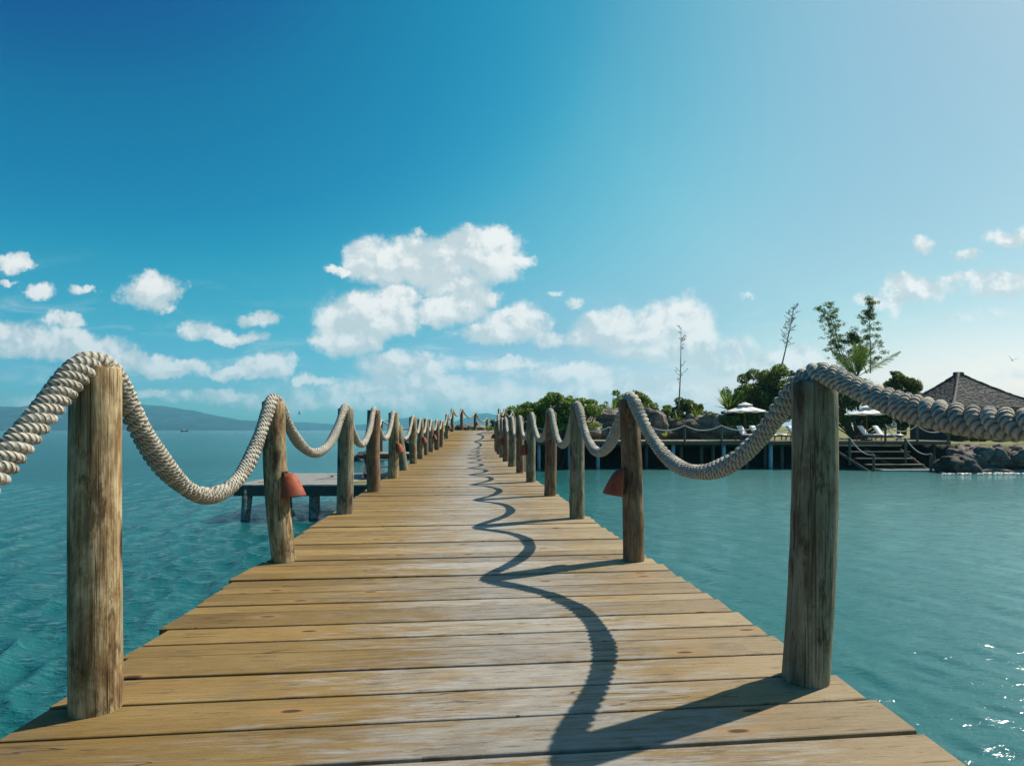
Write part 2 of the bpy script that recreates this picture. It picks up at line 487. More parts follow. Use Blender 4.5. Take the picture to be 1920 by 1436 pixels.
M['leaf_palm'] = mat_leaf('palm leaves', (.03, .085, .012), (.11, .22, .022), (.30, .36, .035))
M['leaf_lime'] = mat_leaf('lime blades', (.10, .18, .012), (.26, .36, .03), (.48, .46, .05))
M['leaf_bamboo'] = mat_leaf('bamboo leaves', (.03, .075, .018), (.075, .15, .03), (.22, .25, .06))
M['bark'] = simple('bark', (.16, .12, .08), .9, 6, (.08, .06, .04), .6, stretch=(4, 4, 1))
M['stalk'] = simple('dry stalk', (.26, .25, .19), .8)
M['rock'] = mat_rock('granite', (.035, .026, .020), (.14, .108, .085), (.36, .31, .26))
M['rock_wet'] = mat_rock('wet granite', (.015, .012, .01), (.05, .04, .032), (.13, .115, .10))
M['rock_pale'] = mat_rock('pale rock', (.07, .055, .04), (.19, .155, .115), (.38, .34, .28))
M['bird'] = simple('dark plumage', (.03, .03, .035), .7)
M['boat'] = simple('rusty hull', (.12, .04, .03), .6)
M['boat_cabin'] = simple('white cabin', (.6, .6, .6), .6)
M['hose'] = simple('yellow hose', (.55, .45, .06), .5)

def mat_thatch():
    m, t, b = material('dark shingle roof')
    P = t.new('ShaderNodeTexCoord').outputs['Object']
    f = t.noise(t.mapping(P, (3, 3, 9)), 2.2, 6, .7)
    g = t.noise(P, .8, 3, .6)
    col = t.ramp(t.math('MULTIPLY_ADD', f, .8, t.math('MULTIPLY', g, .2)), [(.3, (.035, .035, .038)), (.52, (.085, .08, .08)), (.72, (.17, .16, .15))])
    t.put(b.inputs['Base Color'], col)
    b.inputs['Roughness'].default_value = .8
    t.put(b.inputs['Normal'], t.bump(f, 1.0, .08))
    return m
M['thatch'] = mat_thatch()

def mat_terrain():
    m, t, b = material('island ground')
    g = t.new('ShaderNodeNewGeometry')
    P = g.outputs['Position']
    nz = t.sep(g.outputs['Normal'])[2]
    pz = t.sep(P)[2]
    n = t.noise(P, .8, 6, .65)
    n2 = t.noise(P, 7, 5, .7)
    grass = t.ramp(t.math('MULTIPLY_ADD', n, .6, t.math('MULTIPLY', n2, .4)), [(.35, (.07, .085, .018)), (.5, (.16, .17, .032)), (.66, (.30, .27, .06))])
    soil = t.ramp(n2, [(.3, (.012, .010, .008)), (.7, (.05, .04, .03))])
    f = t.math('MULTIPLY', t.sstep(nz, .75, .92), t.sstep(pz, 1.1, 1.45))
    t.put(b.inputs['Base Color'], t.mix(f, soil, grass))
    b.inputs['Roughness'].default_value = .9
    t.put(b.inputs['Normal'], t.bump(n2, .8, .08))
    return m
M['terrain'] = mat_terrain()

def mat_hill():
    m, t, b = material('wooded hills')
    P = t.new('ShaderNodeTexCoord').outputs['Object']
    n = t.noise(P, .012, 8, .7)
    t.put(b.inputs['Base Color'], t.ramp(n, [(.38, (.006, .022, .026)), (.5, (.014, .040, .042)), (.62, (.045, .075, .066))]))
    b.inputs['Roughness'].default_value = .95
    b.inputs['Specular IOR Level'].default_value = 0
    return m
M['hill'] = mat_hill()

def mat_water():
    m, t, b = material('sea water')
    P = t.new('ShaderNodeNewGeometry').outputs['Position']
    n = t.noise(P, .035, 3, .6)
    b.inputs['IOR'].default_value = 1.333
    col = t.mix(t.sstep(n, .35, .65), (.008, .092, .098), (.018, .135, .130))
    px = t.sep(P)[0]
    col = t.mix(t.sstep(px, -1.0, 14.0), col, (.090, .240, .235))     # brighter sky reflection on the island side, painted into the colour
    crest_light = t.noise(t.mapping(P, (.9, 2.6, 1), rot=(0, 0, .18)), 1.3, 7, .68, dist=.6)  # lit crests and darker troughs of the ripples, painted into the water colour
    col = t.mix(t.sstep(crest_light, .50, .70, 0, .08), col, (.085, .27, .26))
    col = t.mix(t.sstep(crest_light, .48, .32, 0, .12), col, (.008, .085, .085))
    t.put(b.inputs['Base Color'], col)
    b.inputs['Roughness'].default_value = .06
    cdn = t.new('ShaderNodeCameraData')
    dist = cdn.outputs['View Distance']
    r1 = t.noise(t.mapping(P, (.8, 2.3, 1), rot=(0, 0, .2)), 4.5, 4, .6, dist=.3)
    r2 = t.noise(t.mapping(P, (1, 1.7, 1), rot=(0, 0, -.35)), 17, 3, .6)
    r3 = t.noise(t.mapping(P, (1, 2.2, 1), rot=(0, 0, .1)), 1.1, 5, .6)
    h = t.math('ADD', t.math('MULTIPLY', r1, .070), t.math('MULTIPLY', r2, .012))
    h = t.math('ADD', h, t.math('MULTIPLY', r3, .10))
    t.put(b.inputs['Normal'], t.bump(h, t.lin(px, -1.0, 3.0, .95, .36), 1.0))
    return m
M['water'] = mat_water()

# ------------------------------------------------------------------ water
rng = np.random.default_rng(11)
def build_water():
    ang = np.concatenate([np.linspace(-180, -62, 60, endpoint=False), np.linspace(-62, 62, 760), np.linspace(62, 180, 60)[1:]])
    ang = np.radians(ang)
    rad = [0.6]
    while rad[-1] < 45: rad.append(rad[-1] * 1.0065 + .004)
    while rad[-1] < 300: rad.append(rad[-1] * 1.012)
    while rad[-1] < 5600: rad.append(rad[-1] * 1.12)
    rad = np.array(rad)
    A, Rr = np.meshgrid(ang, rad)
    X = np.sin(A) * Rr; Y = np.cos(A) * Rr
    Z = np.zeros_like(X); DX = np.zeros_like(X); DY = np.zeros_like(X)
    cell = np.maximum(Rr * math.radians(124 / 760), Rr * .0065 + .004)
    cell = np.where(Rr > 300, 1e3, cell)
    for i in range(150):
        lam = .14 * (8.0 ** rng.random())
        k = 2 * math.pi / lam
        th = math.radians(-142 + rng.normal() * 26)
        kx, ky = math.cos(th), math.sin(th)
        a = .0027 * lam ** .6 * (.6 + .8 * rng.random())
        fade = np.clip((lam / cell - 3.0) / 3.0, 0, 1)
        ph = k * (kx * X + ky * Y) + rng.random() * 6.28
        Z += a * fade * np.cos(ph)
        DX -= .75 * a * fade * kx * np.sin(ph); DY -= .75 * a * fade * ky * np.sin(ph)
    lee = np.interp(X, [-2, 3, 9], [1.5, .66, .62])     # calmer on the lee side of the pier
    Z *= lee; DX *= lee; DY *= lee
    X = X + DX; Y = Y + DY
    na, nr = len(ang), len(rad)
    V = np.stack([X, Y, Z], -1).reshape(-1, 3)
    i = np.arange(nr - 1)[:, None] * na + np.arange(na - 1)[None, :]
    Fc = np.stack([i, i + na, i + na + 1, i + 1], -1).reshape(-1)
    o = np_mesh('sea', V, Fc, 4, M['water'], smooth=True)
    c = MB()   # small closing disc under the viewer
    c.add([(0, 0, 0)] + [(math.sin(a) * .62, math.cos(a) * .62, 0) for a in np.linspace(0, 2 * math.pi, 24, endpoint=False)], [(0, k + 1, (k + 1) % 24 + 1) for k in range(24)])
    tag(o, kind='structure')
    return o
build_water()

# ------------------------------------------------------------------ pier
DY_ = [-4, 0, 1.6, 5, 9, 12, 15, 18, 22.3, 24.4, 26.0, 26.8, 28.2, 30.0, 32]
DD_ = [.848, .848, .848, .83, .812, .80, .778, .75, .735, .39, .10, .025, .022, .16, .42]
def deck_z(y): return EYE - interp(y, DY_, DD_)
LYs = [-4, 1.69, 3.56, 5.5, 7.35, 9.3, 11.1, 13.0, 14.9, 16.8, 18.7, 20.6, 22.5, 24.4, 26.3, 28.2, 30.1, 32]
LXs = [-.90, -1.268, -1.463, -1.66, -1.83, -2.00, -2.16, -2.31, -2.46, -2.62, -2.70, -2.78, -2.86, -2.87, -2.82, -2.55, -2.0, -1.45]
RYs = [-4, .17, 1.885, 3.58, 5.20, 6.95, 8.7, 10.4, 12.1, 13.85, 15.6, 17.3, 19.0, 20.7, 22.4, 24.2, 26.0, 27.8, 29.6, 31.4]
RXs = [1.50, 1.15, .998, .786, .61, .476, .295, .15, -.01, -.16, -.285, -.41, -.51, -.585, -.64, -.62, -.60, -.37, .02, .55]
def left_x(y): return interp(y, LYs, LXs)
def right_x(y): return interp(y, RYs, RXs)

random.seed(4)
pier = empty('pier', (0, 0, 0))
tag(pier, 'long wooden plank pier running out over the water to the island', 'pier')
def build_pier_deck():
    mb = MB()
    y = -2.6
    NEAR = [(.176, .007)] * 20 + [(.170, .026), (.180, .008), (.1795, .008), (.1705, .008), (.1745, .0085), (.172, .007), (.112, .007), (.166, .009), (.1805, .007), (.104, .006), (.075, .005), (.11, .006), (.11, .006), (.128, .006), (.146, .010), (.15, .007), (.118, .006), (.12, .006)]
    HD = -.094   # heading slope
    k = 0
    while y < 31.6:
        wdt = random.choice([.18, .175, .185, .155, .12, .11, .145, .09])
        gap = random.uniform(.008, .012)
        if random.random() < .25: gap = random.uniform(.014, .020)
        if k < len(NEAR): wdt, gap = NEAR[k][0] - .003, NEAR[k][1] + .003
        rot = random.gauss(0, .0018)
        yl, yr = y - .02, y
        yc = y + wdt / 2
        xl, xr = left_x(yc) - .128 + random.gauss(0, .007), right_x(yc) + .108 + random.gauss(0, .006)
        if random.random() < .08: xl += .035
        sl_ = .094 if yc < 24 else interp(yc, [24, 27, 31], [.094, -.02, -.35])
        sl_ += rot
        cx = (left_x(yc) + right_x(yc)) / 2
        zj = random.gauss(0, .0022)
        n = 8
        vs, uvs = [], []
        zt = deck_z
        for i in range(n + 1):
            x = xl + (xr - xl) * i / n
            for yy in (y, y + wdt):
                Y_ = yy + sl_ * (x - cx)
                z = zt(yy) + zj
                e = .0022
                ins = e if yy == y else -e
                vs += [(x, Y_ + ins, z), (x, Y_, z - e), (x, Y_, z - .045)]
                uvs += [(x - cx, yy)] * 3
        fs = []
        for i in range(n):
            a, b_ = i * 6, (i + 1) * 6
            fs += [(a, b_, b_ + 3, a + 3), (a + 1, b_ + 1, b_, a), (a + 2, b_ + 2, b_ + 1, a + 1),
                   (a + 3, b_ + 3, b_ + 4, a + 4), (a + 4, b_ + 4, b_ + 5, a + 5), (a + 5, b_ + 5, b_ + 2, a + 2)]
        fs += [(0, 3, 4, 5, 2, 1), (n * 6 + 1, n * 6 + 2, n * 6 + 5, n * 6 + 4, n * 6 + 3, n * 6)]
        mb.add(vs, fs, uvs)
        y += wdt + gap
        k += 1
    mb.build('deck', M['deck'], pier)
    # beams under the planks
    for off, side in ((.03, 'l'), (.5, 'c'), (.97, 'r')):
        b = MB()
        ys = [-2.6, 1, 5, 9, 13, 17, 20, 22.2, 24, 25.6, 27]
        for a, c in zip(ys[:-1], ys[1:]):
            def pt(q):
                return (left_x(q) * (1 - off) + right_x(q) * off, q, deck_z(q) - .155)
            b.bar(pt(a), pt(c), .11, .19)
        b.build('beam', M['beam'], pier)
    # piles
    for q in [1.0, 4.8, 8.6, 12.4, 16.2, 20.0, 23.8]:
        for off in (.05, .95):
            x = left_x(q) * (1 - off) + right_x(q) * off
            MB().tube([(x, q, -1.5), (x, q, deck_z(q) - .055)], [.13, .11], 14).build('pile', M['beam'], pier, True)
build_pier_deck()

# ------------------------------------------------------------------ rope posts
def make_post(base, top, r, mat, seed, hi=True):
    """a slightly bent, knotty round post; object origin at its foot"""
    rd = random.Random(seed)
    n, m_ = (44, 34) if hi else (16, 8)
    base = Vector(base); top = Vector(top)
    ax = top - base
    knots = [(rd.uniform(0, 6.28), rd.uniform(.08, .92), rd.uniform(.002, .007)) for _ in range(4 if hi else 0)]
    bend = (rd.gauss(0, .008), rd.gauss(0, .008))
    vs, fs = [], []
    ell = rd.uniform(.94, 1.06)
    for j in range(m_ + 1):
        f = j / m_
        c = ax * f + Vector((bend[0], bend[1], 0)) * math.sin(f * math.pi)
        for k in range(n):
            a = 2 * math.pi * k / n
            rr = r * (1.02 - .05 * f) * (1 + .014 * noise.noise(Vector((math.cos(a) * 1.2 + seed, math.sin(a) * 1.2, f * 3))) + .006 * noise.noise(Vector((math.cos(a) * 5 + seed, math.sin(a) * 5, f * 6))))
            for ka, kf, kh in knots:
                da = (a - ka + math.pi) % (2 * math.pi) - math.pi
                rr += kh * math.exp(-(da / .28) ** 2 - ((f - kf) * ax.length / .045) ** 2)
            if j == m_: rr -= .006
            z = c.z if j < m_ else c.z + 0
            vs.append((c.x + math.cos(a) * rr * ell, c.y + math.sin(a) * rr / ell, z + (rd.gauss(0, .0015) if j == m_ else 0) - (.006 if j == m_ - 1 and m_ < 10 else 0)))
    # move the ring under the rim up so the edge is a small bevel
    o1 = (m_ - 1) * n
    for k in range(n):
        x, y, z = vs[o1 + k]; tx, ty, tz = vs[m_ * n + k]
        vs[o1 + k] = (x, y, tz - .008)
    for j in range(m_):
        for k in range(n):
            k2 = (k + 1) % n
            fs.append((j * n + k, j * n + k2, (j + 1) * n + k2, (j + 1) * n + k))
    # top with a centre, slightly dished
    ci = len(vs); vs.append((ax.x, ax.y, ax.z - .004))
    for k in range(n): fs.append((m_ * n + k, m_ * n + (k + 1) % n, ci))
    mb = MB(); mb.add(vs, fs)
    o = mb.build('rope_post', mat, smooth=True)
    o.location = base
    me = o.data
    # keep the top cap crisp
    for p_ in me.polygons[-n:]: p_.use_smooth = False
    o.rotation_euler = (0, 0, 0)
    return o

ORD = ['first', 'second', 'third', 'fourth', 'fifth', 'sixth', 'seventh', 'eighth', 'ninth', 'tenth', 'eleventh', 'twelfth', 'thirteenth', 'fourteenth', 'fifteenth', 'sixteenth', 'seventeenth', 'eighteenth', 'nineteenth']
def lean(i, side):
    L = {1: (0.0, 0), 2: (-.068, .0), 3: (.01, 0), 4: (0, 0), 5: (.01, 0), 6: (-.13, .0), 9: (.03, 0), 10: (-.03, 0)}
    Rr = {1: (.03, 0), 2: (-.03, 0), 3: (0, 0), 4: (.01, 0)}
    return (L if side == 'l' else Rr).get(i, (random.gauss(0, .01), 0))
rad_l = {1: .067, 2: .071, 3: .077, 4: .084, 5: .084, 6: .088}
rad_r = {1: .071, 2: .066, 3: .066, 4: .073, 5: .078, 6: .075}
hts_l = {1: 1.04, 2: 1.02, 3: 1.04, 4: 1.08, 5: 1.10, 6: .90}
hts_r = {1: 1.012, 2: 1.03, 3: 1.05, 4: 1.04, 5: 1.04}
matl = {1: 'post', 2: 'post', 3: 'post_grey', 4: 'post_red', 5: 'post', 6: 'post_grey'}
matr = {1: 'post_grey', 2: 'post_red', 3: 'post_grey', 4: 'post_red', 5: 'post_grey', 6: 'post_red', 7: 'post_grey', 8: 'post_red'}
extra_l = {1: 'thick brown rope post beside the camera with a knot hole near its foot', 2: 'leaning cracked rope post carrying the largest orange lamp shade', 3: 'grey green rope post just beyond the leaning cracked post',
           4: 'reddish brown rope post standing in front of the low jetty end', 5: 'brown rope post with small orange shade beside the slanting short post', 6: 'short slanting pale post splayed at its foot'}
extra_r = {1: 'mottled grey green rope post nearest the camera, casting the widest shadow', 2: 'dark reddish rope post carrying the dark red lamp shade', 3: 'pale grey straight rope post beyond the dark reddish one', 4: 'slim reddish brown rope post next to the pale grey straight one'}
tops_l, tops_r, posts_l, posts_r = [], [], {}, {}
random.seed(9)
ly = [-.28] + LYs[1:]
lx = [left_x(-.28)] + LXs[1:]
for i, (x, y) in enumerate(zip(lx, ly)):
    dl = lean(i, 'l'); h = hts_l.get(i, random.uniform(1.05, 1.1)); r = rad_l.get(i, random.uniform(.078, .088))
    b = (x, y, deck_z(y) - .0)
    tp = (x + dl[0], y + dl[1], deck_z(y) + h)
    tops_l.append((Vector(tp), r))
    if i == 0 : r = .08
    o = make_post(b, tp, r, M[matl.get(i, random.choice(['post', 'post_grey', 'post_red']))], 20 + i, y < 10)
    if i == 0:
        tag(o, 'rope post just behind the camera, beyond the frame', 'post', 'rope posts along the seaward side of the pier')
    else:
        side = 'seaward'
        lab = extra_l.get(i) or ('%s rope post from the camera along the %s railing of the pier' % (ORD[i - 1], 'left'))
        tag(o, lab, 'post', 'rope posts along the seaward side of the pier')
    posts_l[i] = (o, Vector(b), Vector(tp), r)
for i, (x, y) in enumerate(zip(RXs[1:], RYs[1:])):
    dl = lean(i, 'r'); h = hts_r.get(i, random.uniform(1.03, 1.08)); r = rad_r.get(i, random.uniform(.070, .08))
    b = (x, y, deck_z(y))
    tp = (x + dl[0], y + dl[1], deck_z(y) + h)
    tops_r.append((Vector(tp), r))
    o = make_post(b, tp, r, M[matr.get(i, random.choice(['post', 'post_grey', 'post_red']))], 60 + i, y < 10)
    if i == 0:
        tag(o, 'rope post at the viewer\'s side, outside the frame', 'post', 'rope posts along the island side of the pier')
    else:
        lab = extra_r.get(i) or ('%s rope post from the camera along the right railing of the pier' % ORD[i - 1])
        tag(o, lab, 'post', 'rope posts along the island side of the pier')
    posts_r[i] = (o, Vector(b), Vector(tp), r)

# ------------------------------------------------------------------ ropes
def span_path(tops, sags, Rp, extra=None):
    """path over the post tops with a sag in each span"""
    pts = []
    for i in range(len(tops) - 1):
        (a, ra), (b, rb) = tops[i], tops[i + 1]
        a2 = a + Vector((0, 0, Rp * .93)); b2 = b + Vector((0, 0, Rp * .93))
        n = 60
        hor = math.hypot(b2.x - a2.x, b2.y - a2.y)
        for k in range(n):
            f = k / n
            p_ = a2.lerp(b2, f)
            # distance to the nearest post centre, along the span
            e = .050 / hor
            ff = max(0.0, min(1.0, (f - e) / (1 - 2 * e)))
            q = 1 - abs(2 * ff - 1) ** 2.15
            p_.z -= sags[i] * q
            pts.append(p_)
    pts.append(tops[-1][0] + Vector((0, 0, Rp * .93)))
    P = np.array([tuple(q) for q in pts])
    # smooth a little so it bends over the tops
    for _ in range(10):
        P[1:-1] = P[1:-1] * .5 + (P[:-2] + P[2:]) * .25
    return P

def build_rope(name, P, Rr, pitch, dsf, mat, nth=72, strands=3, lump=.60, dmin=.0035, dmax=.011):
    seg = np.linalg.norm(np.diff(P, axis=0), axis=1)
    S = np.concatenate([[0], np.cumsum(seg)])
    s = [0.0]
    while s[-1] < S[-1]:
        d = np.interp(s[-1], S, np.linalg.norm(P - np.array([0, 0, EYE]), axis=1))
        s.append(s[-1] + min(dmax, max(dmin, dsf * d)))
    s = np.array(s[:-1])
    C = np.stack([np.interp(s, S, P[:, k]) for k in range(3)], -1)
    T = np.gradient(C, s, axis=0)
    ker = np.ones(7) / 7
    for k in range(3): T[:, k] = np.convolve(np.pad(T[:, k], 3, 'edge'), ker, 'valid')
    T /= np.linalg.norm(T, axis=1)[:, None]
    side = np.stack([T[:, 1], -T[:, 0], np.zeros(len(T))], -1)
    side /= np.maximum(np.linalg.norm(side, axis=1), 1e-6)[:, None]
    up = np.cross(side, T)
    th = np.linspace(0, 2 * np.pi, nth, endpoint=False)
    wob = .035 * np.sin(s * 3.1 + 1) + .03 * np.sin(s * 7.7) + .03 * np.sin(s * 17.3 + 2)
    phs = s / pitch + .22 * np.sin(s * 2.3) + .10 * np.sin(s * 9.1) + .05 * np.sin(s * 23.0)
    ph = (th[None, :] / (2 * np.pi) * 1.0 + phs[:, None]) * strands
    u = (ph % 1.0) * 2 - 1
    idx = np.floor(ph)
    vary = .10 * np.sin(idx * 12.9898) 
    rr = Rr * ((1 - lump) + (lump + vary * .8) * np.sqrt(np.clip(1 - u ** 2, 0, 1)) + wob[:, None] * .6)
    yn = np.abs(np.sin(np.pi * (15 * th[None, :] / (2 * np.pi) - 2.6 * ph + .35 * np.sin(idx * 7.3) + .12 * np.sin(9 * phs)[:, None])))
    rr = rr + .0030 * (yn ** .6 - .6)
    V = C[:, None, :] + rr[..., None] * (np.cos(th)[None, :, None] * side[:, None, :] + np.sin(th)[None, :, None] * up[:, None, :])
    ns = len(s)
    # extra column for uv seam
    V2 = np.concatenate([V, V[:, :1]], 1)
    uvu = np.concatenate([th / (2 * np.pi), [1.0]])[None, :].repeat(ns, 0)
    uvv = (phs * strands)[:, None].repeat(nth + 1, 1)
    uv = np.stack([uvu, uvv], -1).reshape(-1, 2)
    n1_ = nth + 1
    i = np.arange(ns - 1)[:, None] * n1_ + np.arange(nth)[None, :]
    Fc = np.stack([i, i + 1, i + 1 + n1_, i + n1_], -1).reshape(-1)
    o = np_mesh(name, V2.reshape(-1, 3), Fc, 4, mat, smooth=True, uv=uv)
    return o, C, side, up, s, T

sag_l = [.58, .53, .42, .44, .44, .40, .42, .40, .42, .38, .38, .36, .36, .38, .36, .36, .34]
sag_r = [.215, .42, .42, .42, .40, .40, .40, .38, .38, .38, .36, .36, .36, .36, .36, .34, .34, .34]
RP = .0375
def fibres(par, C, side, up, s, T, dmax, count, seed):
    r_ = np.random.default_rng(seed)
    d = np.linalg.norm(C - np.array([0, 0, EYE]), axis=1)
    ok = np.where((d < dmax) & (C[:, 1] > .3))[0]
    wgt = 1.0 / d[ok] ** .7; wgt /= wgt.sum()
    V, Fc = [], []
    for k in range(count):
        i = r_.choice(ok, p=wgt)
        a = r_.random() * 6.283
        nrm = side[i] * math.cos(a) + up[i] * math.sin(a)
        tan_ = -side[i] * math.sin(a) + up[i] * math.cos(a)
        p0 = C[i] + nrm * RP * .86
        L = r_.uniform(.006, .02)
        dr = nrm * r_.uniform(.4, 1.0) + T[i] * r_.normal() * .8 + tan_ * r_.normal() * .6
        dr /= np.linalg.norm(dr)
        dr2 = dr + r_.normal(size=3) * .5; dr2 /= np.linalg.norm(dr2)
        p1 = p0 + dr * L * .5; p2 = p1 + dr2 * L * .5
        wv = np.cross(dr, r_.normal(size=3)); wv /= np.linalg.norm(wv); wv *= .00035
        o_ = len(V)
        V += [p0 - wv, p0 + wv, p1 + wv * .8, p1 - wv * .8, p2]
        Fc += [(o_, o_ + 1, o_ + 2, o_ + 3), (o_ + 3, o_ + 2, o_ + 4)]
    mb = MB(); mb.add([tuple(x) for x in V], Fc)
    mb.build('loose_fibres', M['thin_rope'], par)

P = span_path(tops_l, sag_l, RP)
rope_l, C, sd, up, s_, T_ = build_rope('thick_rope', P, RP, .112, .0013, M['rope'])
tag(rope_l, 'thick twisted pale rope draped over the posts on the open sea side of the pier', 'rope')
fibres(rope_l, C, sd, up, s_, T_, 2.4, 900, 1)
P = span_path(tops_r, sag_r, RP)
rope_r, C, sd, up, s_, T_ = build_rope('thick_rope', P, RP, .118, .0013, M['rope'])
tag(rope_r, 'thick twisted grey rope draped over the posts on the side facing the umbrellas', 'rope')
fibres(rope_r, C, sd, up, s_, T_, 2.6, 1500, 2)

# ------------------------------------------------------------------ terracotta lamp shades on the posts
def make_lamp(pos, side, label, s=1.0, tilt=0.0):
    e = empty('lamp_shade', pos)
    H, W = .175 * s, .125 * s
    n, m_ = 20, 14
    prof = []
    for j in range(m_ + 1):
        f = j / m_
        prof.append((W * min(1, (.30 + .70 * f ** .62) if f > .0 else .30), H * (1 - f)))
    prof[0] = (W * .16, H * 1.0); prof[1] = (W * .34, H * .965)
    def shell(th):
        vs = []
        for (r_, z) in prof:
            for k in range(n + 1):
                a = -math.pi / 2 + math.pi * k / n
                rr = max(r_ - th, .002)
                vs.append((math.cos(a) * rr * side, math.sin(a) * rr * .78, z - (th * .6 if z > H * .9 else 0)))
        return vs
    o_, i_ = shell(0), shell(.009)
    N = len(o_); mb = MB()
    fs = []
    for j in range(m_):
        for k in range(n):
            a = j * (n + 1) + k
            fs.append((a, a + 1, a + n + 2, a + n + 1)); fs.append((N + a + n + 1, N + a + n + 2, N + a + 1, N + a))
    for k in range(n):
        a = m_ * (n + 1) + k
        fs.append((a, a + 1, N + a + 1, N + a))
    for j in range(m_):
        for k in (0, n):
            a = j * (n + 1) + k
            fs.append((a, a + n + 1, N + a + n + 1, N + a))
    fs.append(tuple(range(0, n + 1)))
    mb.add(o_ + i_, fs)
    sh = mb.build('shade', M['terracotta'], e, True)
    b = MB(); b.box((-side * .012, 0, H * .55), (.014, .05 * s, H * 1.0)); b.build('bracket', M['bracket'], e)
    l = MB(); l.tube([(side * .03, 0, H * .75), (side * .03, 0, H * .45)], [.018, .022], 10); l.build('bulb_holder', M['bracket'], e)
    c = MB(); c.tube([(side * .03, .0, H * .8), (0, .02, H * 1.0), (-side * .03, .0, H * 1.12), (-side * .055, -.02, H * .9), (-side * .05, -.045, H * .2), (-side * .045, -.05, -H * .9)], .0035, 6); c.build('cable', M['bracket'], e)
    e.rotation_euler = (0, tilt, -.12)
    tag(e, label, 'lamp', 'terracotta lamp shades fixed to the pier posts')
    return e
lamp_lab_l = {2: 'bright orange terracotta shade on the leaning post over the low jetty', 5: 'small orange shade between a brown post and the slanting short post', 8: 'orange shade on the eighth post of the left railing',
              10: 'tiny orange shade on the tenth post of the left railing', 13: 'tiny red shade on the left railing where the ramp begins to rise', 16: 'farthest tiny red shade at the bend past the ramp crest'}
for i in (2, 5, 8, 10, 13, 16):
    o, b, tp, r = posts_l[i]
    hz = .53 if i == 2 else .52
    c = b.lerp(tp, hz / (tp.z - b.z))
    make_lamp((c.x + r + .004, c.y - .03, b.z + hz - (.12 if i == 2 else .09)), 1, lamp_lab_l[i], .9, -.10 if i == 2 else 0)
lamp_lab_r = {2: 'dark red shaded lamp hood on the dark reddish post of the right railing', 5: 'dark red hood on the fifth post of the right railing', 8: 'small dark red hood on the eighth post of the right railing', 12: 'tiny dark red hood farthest along the right railing'}
for i in (2, 5, 8, 12):
    o, b, tp, r = posts_r[i]
    hz = .52
    c = b.lerp(tp, hz / (tp.z - b.z))
    make_lamp((c.x - r - .006, c.y - .03, b.z + hz - .10), -1, lamp_lab_r[i], .96, .12 if i == 2 else 0)

# ------------------------------------------------------------------ low jetty with landing and steps
jet = empty('jetty', (-6, 18, 0))
def jchild(mb, name, mat, **k):
    o = mb.build(name, mat, jet, **k); o.location = (6, -18, 0); return o
tag(jet, 'low grey wooden jetty platform beside the pier with steps up to a landing', 'jetty')
mb = MB(); JZ = EYE - 1.58
xa, xb, ya, yb = -8.05, -3.0, 16.0, 20.3
k = 0; x = xa
while x < xb:
    wq = .19
    mb.box((x + wq / 2, (ya + yb) / 2, JZ - .02 + random.gauss(0, .003)), (wq - .008, yb - ya, .04)); x += wq
jchild(mb, 'platform', M['jetty'])
mb = MB()
for (a, b) in (((xa, ya + .05, JZ - .19), (xb, ya + .05, JZ - .19)), ((xa, yb - .05, JZ - .19), (xb, yb - .05, JZ - .19)), ((xa + .05, ya + .1, JZ - .19), (xa + .05, yb - .1, JZ - .19))):
    mb.bar(a, b, .07, .28)
jchild(mb, 'fascia', M['jetty_dark'])
for (lx_, ly_, dx_) in ((-7.85, 16.15, .0), (-7.75, 19.2, 0), (-6.85, 19.4, 0), (-5.9, 16.3, .0), (-5.05, 17.4, 0), (-4.2, 19.8, 0), (-3.5, 16.4, 0)):
    mb = MB()
    if ly_ < 16.2:
        mb.tube([(lx_ - .02, ly_, -1.2), (lx_ + .16, ly_, JZ - .05)], [.10, .15], 10)
    elif lx_ == -5.9:
        mb.tube([(lx_ - .02, ly_, -1.2), (lx_ + .10, ly_, JZ - .05)], [.09, .15], 10)
    else:
        mb.tube([(lx_, ly_, -1.2), (lx_, ly_, JZ - .05)], .12, 10)
    jchild(mb, 'leg', M['pile_bleached'], smooth=True)
mb = MB(); LZ = EYE - .79
for k in range(9): mb.box((-3.9, 18.6 + k * .19, LZ - .02), (2.1, .18, .04))
jchild(mb, 'landing', M['far_deck'])
mb = MB(); mb.bar((-4.95, 18.53, LZ - .13), (-2.85, 18.53, LZ - .13), .05, .2); mb.bar((-4.93, 18.6, LZ - .13), (-4.93, 20.2, LZ - .13), .05, .2)
for x_ in (-4.88, -3.9): mb.box((x_, 18.7, LZ / 2 - .12), (.14, .14, LZ + .1))
jchild(mb, 'landing_frame', M['jetty_dark'])
for k in range(3):
    mb = MB(); z = LZ - .2 * (k + 1); mb.box((-3.95, 18.36 - k * .27, z), (1.5, .26, .04)); jchild(mb, 'tread', M['jetty'])
for x_ in (-4.74, -3.16):
    mb = MB(); mb.bar((x_, 18.5, LZ - .1), (x_, 17.6, JZ), .05, .16); jchild(mb, 'stringer', M['jetty_dark'])
jp = []
for (x_, y_) in ((-4.62, 18.45), (-4.75, 20.15), (-3.05, 20.25)):
    MBp = make_post((x_, y_, LZ), (x_, y_, LZ + 1.12), .05, M['far_wood'], int(abs(x_) * 100), False)
    MBp.name = 'landing_post'
    jp.append(Vector((x_, y_, LZ + 1.12)))
tag(bpy.data.objects['landing_post'], 'thin post at the front corner of the landing above the low jetty', 'post', 'posts around the small landing')
tag(bpy.data.objects['landing_post.001'], 'thin post at the far outer corner of the small landing', 'post', 'posts around the small landing')
tag(bpy.data.objects['landing_post.002'], 'thin post of the small landing closest to the pier', 'post', 'posts around the small landing')
